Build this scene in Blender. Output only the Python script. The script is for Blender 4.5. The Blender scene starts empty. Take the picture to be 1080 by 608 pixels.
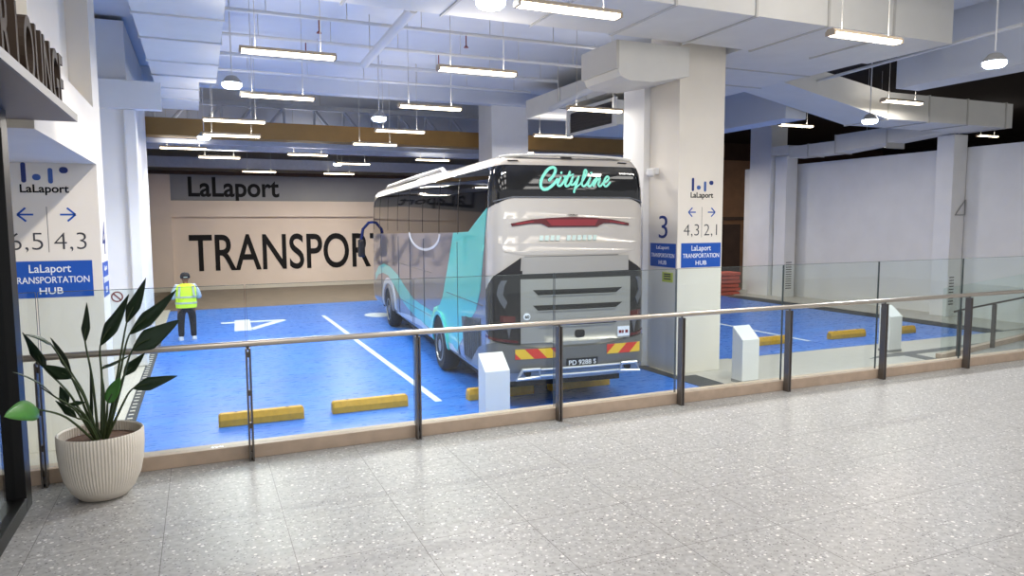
import bpy, bmesh, math, random
from mathutils import Vector, Matrix
from mathutils.geometry import tessellate_polygon
random.seed(7)
PI = math.pi
scene = bpy.context.scene
C = scene.collection

# ------------------------------------------------------------------ camera
YAW, PITCH, ROLL, FPX, CAMH = 23.5035, 5.256, -0.277, 752.83, 2.143
def cam_axes():
    cy, sy = math.cos(math.radians(YAW)), math.sin(math.radians(YAW))
    cp, sp = math.cos(math.radians(PITCH)), math.sin(math.radians(PITCH))
    cr, sr = math.cos(math.radians(ROLL)), math.sin(math.radians(ROLL))
    fwd = Vector((sy * cp, cy * cp, -sp)); right = Vector((cy, -sy, 0)); up = right.cross(fwd)
    return right * cr + up * sr, up * cr - right * sr, fwd
RT, UP, FW = cam_axes()
cam_data = bpy.data.cameras.new('camera'); cam = bpy.data.objects.new('camera', cam_data); C.objects.link(cam)
cam_data.sensor_width = 36; cam_data.lens = FPX / 1080 * 36; cam_data.clip_end = 300
m = Matrix((RT, UP, -FW)).transposed().to_4x4(); m.translation = (0, 0, CAMH)
cam.matrix_world = m
scene.camera = cam
def atY(px, py, y):
    d = FW + RT * ((px - 540) / FPX) - UP * ((py - 304) / FPX)
    t = y / d.y
    return Vector((d.x * t, y, CAMH + d.z * t))

# ------------------------------------------------------------------ world, light, exposure
w = bpy.data.worlds.new('world'); scene.world = w; w.use_nodes = True
bg = w.node_tree.nodes['Background']; bg.inputs[0].default_value = (0.95, 0.97, 1.0, 1); bg.inputs[1].default_value = 0.6
vs = scene.view_settings
vs.view_transform = 'Standard'; vs.look = 'None'; vs.gamma = 1; vs.use_curve_mapping = False
vs.exposure = 0.0
cy = scene.cycles
cy.use_denoising = True
cy.max_bounces = 8; cy.diffuse_bounces = 4; cy.glossy_bounces = 4; cy.transparent_max_bounces = 16
cy.sample_clamp_indirect = 4.0
cy.caustics_reflective = False; cy.caustics_refractive = False
def area(name, loc, sx, sy, power, col=(1, .95, .87), rot=(0, 0, 0)):
    l = bpy.data.lights.new(name, 'AREA'); l.shape = 'RECTANGLE'; l.size = sx; l.size_y = sy
    l.energy = power; l.color = col
    o = bpy.data.objects.new(name, l); C.objects.link(o); o.location = loc; o.rotation_euler = rot
    return o
MALL_P, TUBE_P, FLOOD_P, UPLIGHT = 40, 90, 500, .12
for ix, x in enumerate((-2.6, 0.6, 3.8, 7.0, 10.2)):
    for iy, y in enumerate((-2.5, 0.8, 4.2)):
        area('mall_light', (x, y, 5.5), 1.7, 1.7, MALL_P, (1, .965, .915))

def aim(o, p):
    o.rotation_euler = (Vector(p) - o.location).to_track_quat('-Z', 'Y').to_euler()
sl = bpy.data.lights.new('pillar_fill_spot', 'SPOT'); sl.energy = 900; sl.color = (1, .93, .84); sl.spot_size = math.radians(30); sl.spot_blend = .7; sl.shadow_soft_size = .1  # added spot without a fixture, brightens the left pillar sign
so_ = bpy.data.objects.new('pillar_fill_spot', sl); C.objects.link(so_); so_.location = (1.0, 5.4, 5.4); aim(so_, (-1.6, 10.7, 1.3))
aim(area('mall_light', (8.2, 5.2, 5.5), .6, .6, 60, (1, .94, .86)), (8.8, 11.2, 1.5))  # extra tilted lamp, added to brighten the main pillar face
# ------------------------------------------------------------------ materials
def lin(c):
    return tuple(((v / 255) / 12.92 if v / 255 <= .04045 else ((v / 255 + .055) / 1.055) ** 2.4) for v in c)
def mat(name, srgb, rough=.5, metal=0, coat=0, var=0, vscale=6, bump=0, bscale=40, spec=.5):
    M = bpy.data.materials.new(name); M.use_nodes = True
    nt = M.node_tree; b = nt.nodes['Principled BSDF']; col = lin(srgb)
    b.inputs['Base Color'].default_value = (*col, 1)
    b.inputs['Roughness'].default_value = rough; b.inputs['Metallic'].default_value = metal
    b.inputs['Coat Weight'].default_value = coat; b.inputs['Coat Roughness'].default_value = .05
    b.inputs['Specular IOR Level'].default_value = spec
    tc = None
    if var or bump:
        tc = nt.nodes.new('ShaderNodeTexCoord')
    if var:
        n = nt.nodes.new('ShaderNodeTexNoise'); n.inputs['Scale'].default_value = vscale; n.inputs['Detail'].default_value = 5
        r = nt.nodes.new('ShaderNodeValToRGB')
        r.color_ramp.elements[0].position = .3; r.color_ramp.elements[1].position = .7
        r.color_ramp.elements[0].color = (*[v * (1 - var) for v in col], 1)
        r.color_ramp.elements[1].color = (*[min(1, v * (1 + var)) for v in col], 1)
        nt.links.new(tc.outputs['Object'], n.inputs['Vector']); nt.links.new(n.outputs['Fac'], r.inputs['Fac'])
        nt.links.new(r.outputs['Color'], b.inputs['Base Color'])
    if bump:
        n2 = nt.nodes.new('ShaderNodeTexNoise'); n2.inputs['Scale'].default_value = bscale
        bp = nt.nodes.new('ShaderNodeBump'); bp.inputs['Strength'].default_value = bump
        nt.links.new(tc.outputs['Object'], n2.inputs['Vector']); nt.links.new(n2.outputs['Fac'], bp.inputs['Height'])
        nt.links.new(bp.outputs['Normal'], b.inputs['Normal'])
    return M
def emis(name, srgb, s):
    M = bpy.data.materials.new(name); M.use_nodes = True; b = M.node_tree.nodes['Principled BSDF']
    b.inputs['Base Color'].default_value = (*lin(srgb), 1)
    b.inputs['Emission Color'].default_value = (*lin(srgb), 1); b.inputs['Emission Strength'].default_value = s
    M.cycles.emission_sampling = 'NONE'
    return M
def glass_mat(name, tint, refl=1.0):
    M = bpy.data.materials.new(name); M.use_nodes = True; nt = M.node_tree
    nt.nodes.remove(nt.nodes['Principled BSDF'])
    t = nt.nodes.new('ShaderNodeBsdfTransparent'); t.inputs[0].default_value = (*tint, 1)
    g = nt.nodes.new('ShaderNodeBsdfGlossy'); g.inputs['Roughness'].default_value = .01
    ge = nt.nodes.new('ShaderNodeNewGeometry'); dt = nt.nodes.new('ShaderNodeVectorMath'); dt.operation = 'DOT_PRODUCT'
    nt.links.new(ge.outputs['Incoming'], dt.inputs[0]); nt.links.new(ge.outputs['Normal'], dt.inputs[1])
    def mth(op, v, sock):
        q = nt.nodes.new('ShaderNodeMath'); q.operation = op; nt.links.new(sock, q.inputs[0 if op != 'SUBTRACT' else 1])
        if op == 'SUBTRACT': q.inputs[0].default_value = v
        elif v is not None: q.inputs[1].default_value = v
        return q.outputs[0]
    p5 = mth('POWER', 5.0, mth('SUBTRACT', 1.0, mth('ABSOLUTE', None, dt.outputs['Value'])))
    fo = mth('ADD', .04, mth('MULTIPLY', .96, p5))
    mx = nt.nodes.new('ShaderNodeMixShader'); mu = nt.nodes.new('ShaderNodeMath'); mu.operation = 'MULTIPLY'; mu.inputs[1].default_value = refl
    nt.links.new(fo, mu.inputs[0]); nt.links.new(mu.outputs[0], mx.inputs[0])
    nt.links.new(t.outputs[0], mx.inputs[1]); nt.links.new(g.outputs[0], mx.inputs[2])
    nt.links.new(mx.outputs[0], nt.nodes['Material Output'].inputs[0])
    return M
def terrazzo(name):
    M = bpy.data.materials.new(name); M.use_nodes = True; nt = M.node_tree; b = nt.nodes['Principled BSDF']; L = nt.links.new; N = nt.nodes.new
    tc = N('ShaderNodeTexCoord')
    def speck(scale, lo, hi, c0, colin, seed):
        mp = N('ShaderNodeMapping'); mp.inputs['Location'].default_value = (seed, seed * 1.7, 0); L(tc.outputs['Object'], mp.inputs['Vector'])
        v = N('ShaderNodeTexVoronoi'); v.inputs['Scale'].default_value = scale; L(mp.outputs['Vector'], v.inputs['Vector'])
        wn = N('ShaderNodeTexWhiteNoise'); wn.noise_dimensions = '3D'; L(v.outputs['Position'], wn.inputs['Vector'])
        sel = N('ShaderNodeMath'); sel.operation = 'GREATER_THAN'; sel.inputs[1].default_value = lo; L(wn.outputs['Value'], sel.inputs[0])
        dd = N('ShaderNodeMath'); dd.operation = 'LESS_THAN'; dd.inputs[1].default_value = hi; L(v.outputs['Distance'], dd.inputs[0])
        mm = N('ShaderNodeMath'); mm.operation = 'MULTIPLY'; L(sel.outputs[0], mm.inputs[0]); L(dd.outputs[0], mm.inputs[1])
        mx = N('ShaderNodeMixRGB'); mx.inputs[2].default_value = (*lin(c0), 1); L(mm.outputs[0], mx.inputs[0]); L(colin, mx.inputs[1])
        return mx.outputs[0]
    n = N('ShaderNodeTexNoise'); n.inputs['Scale'].default_value = 22; n.inputs['Detail'].default_value = 6; L(tc.outputs['Object'], n.inputs['Vector'])
    r = N('ShaderNodeValToRGB'); r.color_ramp.elements[0].color = (*lin((152, 149, 146)), 1); r.color_ramp.elements[1].color = (*lin((174, 171, 168)), 1)
    r.color_ramp.elements[0].position = .35; r.color_ramp.elements[1].position = .65; L(n.outputs['Fac'], r.inputs[0])
    c = speck(44, .86, .40, (204, 202, 198), r.outputs[0], 0)
    c = speck(52, .74, .36, (124, 121, 118), c, 3.3)
    c = speck(27, .93, .32, (222, 218, 212), c, 8.1)
    c = speck(34, .94, .26, (96, 92, 90), c, 5.2)
    # grout lines, 0.8 m tiles
    sep = N('ShaderNodeSeparateXYZ'); L(tc.outputs['Object'], sep.inputs[0])
    def line(sock, off, per, wd):
        a = N('ShaderNodeMath'); a.operation = 'ADD'; a.inputs[1].default_value = off; L(sock, a.inputs[0])
        mo = N('ShaderNodeMath'); mo.operation = 'FLOORED_MODULO'; mo.inputs[1].default_value = per; L(a.outputs[0], mo.inputs[0])
        lt = N('ShaderNodeMath'); lt.operation = 'LESS_THAN'; lt.inputs[1].default_value = wd; L(mo.outputs[0], lt.inputs[0]); return lt.outputs[0]
    lx = line(sep.outputs[0], -.08 + 80, .796, .005); ly = line(sep.outputs[1], -6.065 + 78, .78, .005)
    mxm = N('ShaderNodeMath'); mxm.operation = 'MAXIMUM'; L(lx, mxm.inputs[0]); L(ly, mxm.inputs[1])
    g = N('ShaderNodeMixRGB'); g.inputs[2].default_value = (*lin((110, 106, 102)), 1); L(mxm.outputs[0], g.inputs[0]); L(c, g.inputs[1])
    L(g.outputs[0], b.inputs['Base Color']); b.inputs['Roughness'].default_value = .34; b.inputs['Specular IOR Level'].default_value = .38
    return M
def blue_epoxy(name):
    M = bpy.data.materials.new(name); M.use_nodes = True; nt = M.node_tree; b = nt.nodes['Principled BSDF']; L = nt.links.new; N = nt.nodes.new
    tc = N('ShaderNodeTexCoord'); mp = N('ShaderNodeMapping'); mp.inputs['Scale'].default_value = (.35, 1.6, 1); L(tc.outputs['Object'], mp.inputs['Vector'])
    n = N('ShaderNodeTexNoise'); n.inputs['Scale'].default_value = 2.2; n.inputs['Detail'].default_value = 7; n.inputs['Roughness'].default_value = .62; L(mp.outputs[0], n.inputs['Vector'])
    r = N('ShaderNodeValToRGB'); r.color_ramp.elements[0].color = (*lin((30, 98, 196)), 1); r.color_ramp.elements[1].color = (*lin((54, 130, 224)), 1)
    r.color_ramp.elements[0].position = .3; r.color_ramp.elements[1].position = .72; L(n.outputs['Fac'], r.inputs[0]); L(r.outputs[0], b.inputs['Base Color'])
    n2 = N('ShaderNodeTexNoise'); n2.inputs['Scale'].default_value = 14; n2.inputs['Detail'].default_value = 4; L(mp.outputs[0], n2.inputs['Vector'])
    rr = N('ShaderNodeMapRange'); rr.inputs['To Min'].default_value = .18; rr.inputs['To Max'].default_value = .42; L(n2.outputs['Fac'], rr.inputs['Value']); L(rr.outputs[0], b.inputs['Roughness'])
    bp = N('ShaderNodeBump'); bp.inputs['Strength'].default_value = .06; L(n2.outputs['Fac'], bp.inputs['Height']); L(bp.outputs[0], b.inputs['Normal'])
    return M
def stripes(name, c1, c2, ax, ay, per):
    M = bpy.data.materials.new(name); M.use_nodes = True; nt = M.node_tree; b = nt.nodes['Principled BSDF']; L = nt.links.new; N = nt.nodes.new
    tc = N('ShaderNodeTexCoord'); dp = N('ShaderNodeVectorMath'); dp.operation = 'DOT_PRODUCT'; dp.inputs[1].default_value = (ax, 0, ay); L(tc.outputs['Object'], dp.inputs[0])
    a = N('ShaderNodeMath'); a.operation = 'ADD'; a.inputs[1].default_value = 50 * per; L(dp.outputs['Value'], a.inputs[0])
    mo = N('ShaderNodeMath'); mo.operation = 'FLOORED_MODULO'; mo.inputs[1].default_value = per; L(a.outputs[0], mo.inputs[0])
    lt = N('ShaderNodeMath'); lt.operation = 'LESS_THAN'; lt.inputs[1].default_value = per / 2; L(mo.outputs[0], lt.inputs[0])
    mx = N('ShaderNodeMixRGB'); mx.inputs[1].default_value = (*lin(c1), 1); mx.inputs[2].default_value = (*lin(c2), 1); L(lt.outputs[0], mx.inputs[0]); L(mx.outputs[0], b.inputs['Base Color'])
    b.inputs['Roughness'].default_value = .35
    return M
MT = dict(
    wall=mat('white_paint', (232, 231, 229), .6, var=.03, vscale=1.5),
    warmwall=mat('cream_paint', (238, 231, 219), .6, var=.03, vscale=1.2),
    backwall=mat('beige_paint', (218, 202, 186), .7, var=.04, vscale=.7),
    backgrey=mat('grey_render', (150, 150, 150), .75, var=.06, vscale=.8),
    slab=mat('white_soffit_paint', (210, 214, 222), .7, var=.05, vscale=.6),
    duct=mat('white_duct_paint', (222, 220, 214), .5, var=.03, vscale=2),
    ductseam=mat('duct_seam', (196, 193, 186), .6),
    pipe=mat('white_pipe_paint', (214, 214, 214), .45),
    steel_beam=mat('grey_beam_paint', (184, 190, 202), .6, var=.05),
    brown=mat('brown_beam_paint', (150, 114, 60), .6, var=.08, vscale=2),
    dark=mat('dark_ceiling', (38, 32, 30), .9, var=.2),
    darkwall=mat('dark_brown_wall', (66, 48, 38), .8, var=.15, vscale=2),
    brownwall=mat('brown_timber', (128, 92, 62), .7, var=.12, vscale=2),
    concrete=mat('brown_asphalt', (118, 98, 80), .7, var=.15, vscale=3),
    tile=mat('pale_tile', (196, 190, 180), .4, var=.04, vscale=5),
    darktile=mat('dark_grey_tile', (104, 102, 102), .5),
    travertine=mat('travertine', (190, 168, 148), .4, var=.1, vscale=7),
    terrazzo=terrazzo('terrazzo'), blue=blue_epoxy('blue_epoxy'),
    line=mat('white_line_paint', (214, 222, 232), .4, var=.05, vscale=20),
    yellow=mat('yellow_paint', (206, 156, 34), .5, var=.12, vscale=14, bump=.15),
    gutter=mat('dark_grating', (40, 42, 48), .6),
    darkmetal=mat('dark_steel', (112, 106, 102), .38, metal=.75),
    rail=mat('brushed_steel', (196, 186, 174), .28, metal=.9),
    black=mat('black_metal', (24, 23, 23), .4, metal=.3),
    bronze=mat('dark_bronze', (58, 46, 37), .6, metal=.2, spec=.25),
    canopy=mat('grey_brown_metal', (112, 102, 96), .45, metal=.3),
    canopyedge=mat('bright_steel_edge', (112, 112, 114), .45, metal=.6),
    glass=glass_mat('clear_glass', (.93, .97, .96)), glassedge=mat('green_glass_edge', (70, 80, 80), .3),
    shopglass=glass_mat('shop_glass', (.9, .93, .95)),
    signblue=mat('sign_blue', (24, 84, 178), .4), navy=mat('navy_vinyl', (30, 52, 120), .4), midblue=mat('mid_blue_vinyl', (62, 98, 168), .4),
    white_ink=mat('white_vinyl', (240, 242, 245), .4), blackink=mat('black_vinyl', (20, 18, 18), .6, spec=.2), textgrey=mat('dark_grey_vinyl', (60, 60, 66), .45),
    tube=emis('lit_diffuser', (255, 238, 205), 9.0), fixture=mat('fixture_housing', (176, 160, 138), .5), flood=emis('lit_cool_lens', (225, 240, 255), 14),
    grey_plastic=mat('grey_plastic', (150, 150, 150), .5), red=mat('red_paint', (128, 52, 50), .4),
    orange=mat('orange_plastic', (206, 84, 58), .5, var=.05), louver=mat('dark_louver', (62, 58, 56), .6),
    sticker=mat('yellow_green_label', (196, 206, 60), .5),
)

# ------------------------------------------------------------------ builders
INV = {}
def thing(name, label, cat, loc=(0, 0, 0), rz=0, group=None, kind=None):
    o = bpy.data.objects.new(name, None); C.objects.link(o); o.empty_display_size = .1
    o.location = loc; o.rotation_euler = (0, 0, rz)
    if label: o['label'] = label
    if cat: o['category'] = cat
    if group: o['group'] = group
    if kind: o['kind'] = kind
    INV[o.name] = (Matrix.Translation(Vector(loc)) @ Matrix.Rotation(rz, 4, 'Z')).inverted()
    return o
def tag(o, label, cat, group=None):
    o['label'] = label; o['category'] = cat
    if group: o['group'] = group
    return o
def struct(o):
    o['kind'] = 'structure'; return o
class MB:
    def __init__(s): s.bm = bmesh.new(); s.mi = 0; s.nrm = {}
    def _f(s, vs_, idx):
        out = []
        for f in idx:
            try:
                fc = s.bm.faces.new([vs_[i] for i in f]); fc.material_index = s.mi; out.append(fc)
            except ValueError: pass
        return out
    def box(s, x0, x1, y0, y1, z0, z1):
        v = [s.bm.verts.new((x, y, z)) for z in (z0, z1) for y in (y0, y1) for x in (x0, x1)]
        s._f(v, [(0, 2, 3, 1), (4, 5, 7, 6), (0, 1, 5, 4), (2, 6, 7, 3), (0, 4, 6, 2), (1, 3, 7, 5)]); return s
    def hexa(s, p):   # bottom 4 ccw then top 4
        v = [s.bm.verts.new(q) for q in p]
        s._f(v, [(3, 2, 1, 0), (4, 5, 6, 7), (0, 1, 5, 4), (1, 2, 6, 5), (2, 3, 7, 6), (3, 0, 4, 7)]); return s
    def prism(s, poly, fn, t0, t1):   # poly of (a,b); fn(a,b,t)->xyz
        a = [s.bm.verts.new(fn(x, y, t0)) for x, y in poly]; b = [s.bm.verts.new(fn(x, y, t1)) for x, y in poly]
        n = len(poly)
        for k in range(n): s._f([a[k], a[(k + 1) % n], b[(k + 1) % n], b[k]], [(0, 1, 2, 3)])
        tri = tessellate_polygon([[Vector((x, y, 0)) for x, y in poly]])
        for t in tri: s._f(a, [t]); s._f(b, [tuple(reversed(t))])
        return s
    def tube(s, pts, r, n=8, cap=True, closed=False):
        pts = [Vector(p) for p in pts]; rs = r if isinstance(r, (list, tuple)) else [r] * len(pts)
        rings = []; prev = None
        for i, p in enumerate(pts):
            if closed: t = pts[(i + 1) % len(pts)] - pts[i - 1]
            else: t = pts[min(i + 1, len(pts) - 1)] - pts[max(i - 1, 0)]
            t.normalize()
            u = prev if prev else (Vector((0, 0, 1)) if abs(t.z) < .9 else Vector((1, 0, 0)))
            u = u - t * u.dot(t)
            if u.length < 1e-4: u = Vector((1, 0, 0)) - t * t.x
            u.normalize(); v = t.cross(u); prev = u
            rings.append([s.bm.verts.new(p + (u * math.cos(2 * PI * k / n) + v * math.sin(2 * PI * k / n)) * rs[i]) for k in range(n)])
        m = len(rings)
        for i in range(m if closed else m - 1):
            A, B = rings[i], rings[(i + 1) % m]
            for k in range(n): s._f([A[k], A[(k + 1) % n], B[(k + 1) % n], B[k]], [(0, 1, 2, 3)])
        if cap and not closed:
            s._f(rings[0], [tuple(reversed(range(n)))]); s._f(rings[-1], [tuple(range(n))])
        return s
    def lathe(s, prof, c=(0, 0, 0), n=24, axis='Z'):
        rings = []
        for r, z in prof:
            ring = []
            for k in range(n):
                a = 2 * PI * k / n
                q = (r * math.cos(a), r * math.sin(a), z)
                if axis == 'X': q = (z, r * math.cos(a), r * math.sin(a))
                ring.append(s.bm.verts.new((c[0] + q[0], c[1] + q[1], c[2] + q[2])))
            rings.append(ring)
        for A, B in zip(rings, rings[1:]):
            for k in range(n): s._f([A[k], A[(k + 1) % n], B[(k + 1) % n], B[k]], [(0, 1, 2, 3)])
        s._f(rings[0], [tuple(reversed(range(n)))]); s._f(rings[-1], [tuple(range(n))])
        return s
    def build(s, name, mats, parent=None, smooth=False, bevel=0, world=False):
        bmesh.ops.recalc_face_normals(s.bm, faces=s.bm.faces)
        if world and parent is not None:
            q = parent
            while q.parent: q = q.parent
            s.bm.transform(INV[q.name])
        nl = [tuple(s.nrm.get(v, v.normal)) for v in s.bm.verts] if s.nrm else None
        me = bpy.data.meshes.new(name); s.bm.to_mesh(me); s.bm.free()
        for m_ in (mats if isinstance(mats, (list, tuple)) else [mats]): me.materials.append(m_)
        o = bpy.data.objects.new(name, me); C.objects.link(o)
        if parent is not None: o.parent = parent
        if smooth:
            for p in me.polygons: p.use_smooth = True
            if nl: me.normals_split_custom_set_from_vertices(nl)
            else: me.set_sharp_from_angle(angle=math.radians(40))
        if bevel:
            b = o.modifiers.new('bevel', 'BEVEL'); b.width = bevel; b.segments = 2; b.limit_method = 'ANGLE'
        return o
def kids(o): return list(o.children)
def dup(root, loc, rz=0, label=None):
    r = root.copy(); C.objects.link(r); r.location = loc; r.rotation_euler = (0, 0, rz)
    if label: r['label'] = label
    for ch in kids(root):
        c = ch.copy(); C.objects.link(c); c.parent = r
        for g in kids(ch):
            d = g.copy(); C.objects.link(d); d.parent = c
    return r
TXT = {}
def text_verts(s_, bold=0.0, res=6):
    key = (s_, bold)
    if key in TXT: return TXT[key]
    cu = bpy.data.curves.new('t', 'FONT'); cu.body = s_; cu.size = 1; cu.offset = bold; cu.resolution_u = res; cu.extrude = .5
    o = bpy.data.objects.new('t', cu); C.objects.link(o)
    bpy.context.view_layer.update()
    me = bpy.data.meshes.new_from_object(o.evaluated_get(bpy.context.evaluated_depsgraph_get()))
    bpy.data.objects.remove(o); bpy.data.curves.remove(cu)
    vs_ = [v.co.copy() for v in me.vertices]; fs = [tuple(p.vertices) for p in me.polygons]
    bpy.data.meshes.remove(me)
    x0 = min(v.x for v in vs_); x1 = max(v.x for v in vs_); y0 = min(v.y for v in vs_); y1 = max(v.y for v in vs_)
    TXT[key] = (vs_, fs, x0, x1, y0, y1); return TXT[key]
def put_text(mb, s_, org, ex, ey, width, height, depth=.006, bold=0.0, base=False):
    """text fitted to width x height at org (lower left); ex, ey unit axes; base: org on the baseline, height = cap height"""
    vs_, fs, x0, x1, y0, y1 = text_verts(s_, bold)
    if base: y0 = 0; y1 = text_verts('L', bold)[5]
    org, ex, ey = Vector(org), Vector(ex), Vector(ey); n = ex.cross(ey)
    nv = [mb.bm.verts.new(org + ex * ((v.x - x0) / (x1 - x0) * width) + ey * ((v.y - y0) / (y1 - y0) * height) + n * ((v.z + .5) * depth)) for v in vs_]
    mb._f(nv, fs)
def rrect(w_, h_, r, n=5, cx=0, cy_=0):
    out = []
    for qx, qy, a0 in ((1, 1, 0), (-1, 1, 90), (-1, -1, 180), (1, -1, 270)):
        for k in range(n + 1):
            a = math.radians(a0 + 90 * k / n)
            out.append((cx + qx * (w_ / 2 - r) + r * math.cos(a), cy_ + qy * (h_ / 2 - r) + r * math.sin(a)))
    return out

ZP = -0.8
# ------------------------------------------------------------------ setting: floors
struct(MB().box(-9, 24, -6, 6.96, -.25, 0).build('floor', MT['terrazzo']))
fp = struct(MB().box(-12, 44, 6.97, 42, ZP - .2, ZP - .004).build('floor_parking', MT['concrete']))
MB().prism([(-1.05, 6.98), (8.25, 6.98), (8.25, 12.05), (18.9, 12.0), (18.9, 24), (13.6, 27.3), (-1.05, 26.6)], lambda a, b, t: (a, b, t), ZP - .003, ZP).build('blue_coating', MT['blue'], fp)
MB().box(-4, -1.05, 6.98, 27, ZP - .003, ZP + .001).build('side_walkway', MT['tile'], fp)
MB().box(8.6, 22, 6.98, 12.0, ZP - .003, ZP + .002).build('pale_tiling', MT['tile'], fp)
MB().box(8.25, 10.3, 11.0, 12.05, ZP - .003, ZP + .003).build('pillar_plinth_tiling', MT['tile'], fp)
MB().box(19.5, 22, 12, 24, ZP - .003, ZP + .03).build('right_walkway', MT['tile'], fp)
def drain(pts, w_):
    mb = MB(); mb.prism(pts, lambda a, b, t: (a, b, t), ZP, ZP + .006)
    return mb
drain([(-1.16, 7), (-1.0, 7), (-1.0, 22), (-1.16, 22)], 0).build('drain_channel', MT['gutter'], fp)
drain([(8.2, 7), (8.62, 7), (8.62, 11.0), (8.25, 11.0), (8.25, 12.2), (8.0, 12.2)], 0).build('drain_channel', MT['gutter'], fp)
drain([(18.75, 12), (19.5, 12), (19.5, 22), (18.75, 22)], 0).build('drain_channel', MT['gutter'], fp)
# pale slots of the dashed channel by the left wall
mb = MB()
for k in range(60): mb.box(-1.13, -1.06, 7.2 + k * .24, 7.27 + k * .24, ZP + .006, ZP + .010)
mb.build('drain_cover', MT['tile'], fp)
mb = MB()
mb.prism([(13.0, 10.75), (13.6, 10.95), (18.6, 11.1), (18.6, 10.8), (13.9, 10.7)], lambda a, b, t: (a, b, t), ZP, ZP + .006)
mb.prism([(14.0, 10.7), (14.35, 10.7), (14.25, 9.3), (13.9, 9.3)], lambda a, b, t: (a, b, t), ZP, ZP + .006)
mb.build('dark_floor_strip', MT['darktile'], fp)
for x0, y0, x1, y1 in ((3.44, 11.1, 3.56, 23.2), (13.55, 13.0, 13.68, 16.4)):
    MB().box(x0, x1, y0, y1, ZP, ZP + .004).build('bay_line', MT['line'], fp)
mb = MB()
mb.prism([(.75, 20.85), (1.2, 20.85), (1.28, 23.2), (.85, 23.2)], lambda a, b, t: (a, b, t), ZP, ZP + .004)
mb.prism([(.45, 22.55), (2.25, 22.5), (2.25, 22.8), (.45, 22.85)], lambda a, b, t: (a, b, t), ZP, ZP + .0044)
mb.prism([(1.25, 20.9), (2.3, 22.55), (2.25, 22.8), (2.0, 22.65), (1.2, 21.3)], lambda a, b, t: (a, b, t), ZP, ZP + .0042)
mb.build('bay_number_marking', MT['line'], fp)
MB().prism([(5.12 + .42 * math.cos(PI * k / 8), 22.6 + .55 * math.sin(PI * k / 8)) for k in range(16)], lambda a, b, t: (a, b, t), ZP, ZP + .004).build('bay_number_marking', MT['line'], fp)
# kerb of the mall edge
struct(MB().box(-6, 24, 6.80, 6.97, 0, .125).build('trim_1', MT['travertine'], bevel=.004))
# ------------------------------------------------------------------ setting: walls and pillars
struct(MB().box(-14, 24.5, 34.5, 34.8, ZP, 3.15).build('wall_back', MT['backwall']))
struct(MB().box(-14, 14, 34.62, 34.9, 3.15, 7).build('wall_back_upper', MT['backgrey']))
struct(MB().box(-2.6, 14, 34.36, 34.5, 2.45, 3.16).build('trim_2', MT['backwall']))
struct(MB().box(-2.6, -1.12, 34.3, 34.5, ZP, 4.3).build('trim_3', MT['backwall']))
struct(MB().box(14, 46, 36, 36.4, ZP, 9).build('wall_far', MT['darkwall']))
struct(MB().box(44, 44.4, 6, 36, ZP, 9).build('closure_wall_right', MT['dark']))  # added dark wall, hides the world background at the right
struct(MB().box(-14.4, -14, 6, 36, ZP, 9).build('closure_wall_left', MT['dark']))  # unseen wall added for lighting closure on the left
struct(MB().box(22.0, 25.5, 27, 27.3, ZP, 5.0).build('wall_timber', MT['brownwall']))
mb = MB(); mb.box(22.6, 23.6, 26.95, 27.0, ZP, 2.0); mb.build('door_1', MT['darkwall'])['kind'] = 'structure'
mb = MB(); mb.box(22.4, 24.2, 26.92, 27.0, 2.2, 2.35); mb.box(22.45, 22.55, 26.92, 27, ZP, 2.2); mb.build('trim_4', MT['darkwall'])['kind'] = 'structure'
# right wall: sloping top line, stops at 4.3
struct(MB().box(21.2, 21.5, 7.5, 24, ZP, 4.32).build('wall_right', MT['wall']))
# left pillar line with a recess over the sign and a wall above
struct(MB().box(-3.2, -1.2, 10.72, 11.4, ZP, 6.4).build('pillar', MT['warmwall']))
mb = MB()
mb.box(-6, -1.2, 6.95, 10.718, 2.92, 3.64); mb.box(-1.9, -1.2, 6.95, 8.45, 3.64, 6.4); mb.box(-1.9, -1.45, 8.45, 10.718, 3.64, 6.4)
struct(mb.build('wall_left', MT['warmwall']))
struct(MB().box(-5, -1.25, 16.6, 22.0, ZP, 6.2).build('wall_left_rear', MT['wall']))
struct(MB().box(-5, -.62, 16.35, 16.6, 4.45, 5.0).build('trim_5', MT['wall']))
struct(MB().box(-1.32, -1.1, 16.45, 16.75, ZP, 4.45).build('trim_6', MT['wall'], bevel=.03))
struct(MB().box(-5, -3.2, 10.9, 16.6, ZP, 6.2).build('wall_left_side', MT['wall']))
# main pillar
struct(MB().box(8.30, 9.36, 11.2, 12.15, ZP, 6.3).build('pillar', MT['warmwall'], bevel=.008))
struct(MB().box(8.16, 9.7, 12.152, 12.9, ZP, 5.33).build('pillar', MT['wall']))
# other columns
struct(MB().box(8.75, 10.05, 21.7, 22.9, ZP, 6.3).build('pillar', MT['wall'], bevel=.02))
struct(MB().box(20.28, 21.1, 21.55, 22.7, ZP, 6.6).build('pillar', MT['wall'], bevel=.02))
struct(MB().box(20.46, 21.0, 20.9, 21.5, ZP, 4.6).build('pillar', MT['wall'], bevel=.02))
struct(MB().box(20.55, 21.15, 14.4, 14.95, ZP + .03, 4.68).build('pillar', MT['wall'], bevel=.02))
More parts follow.
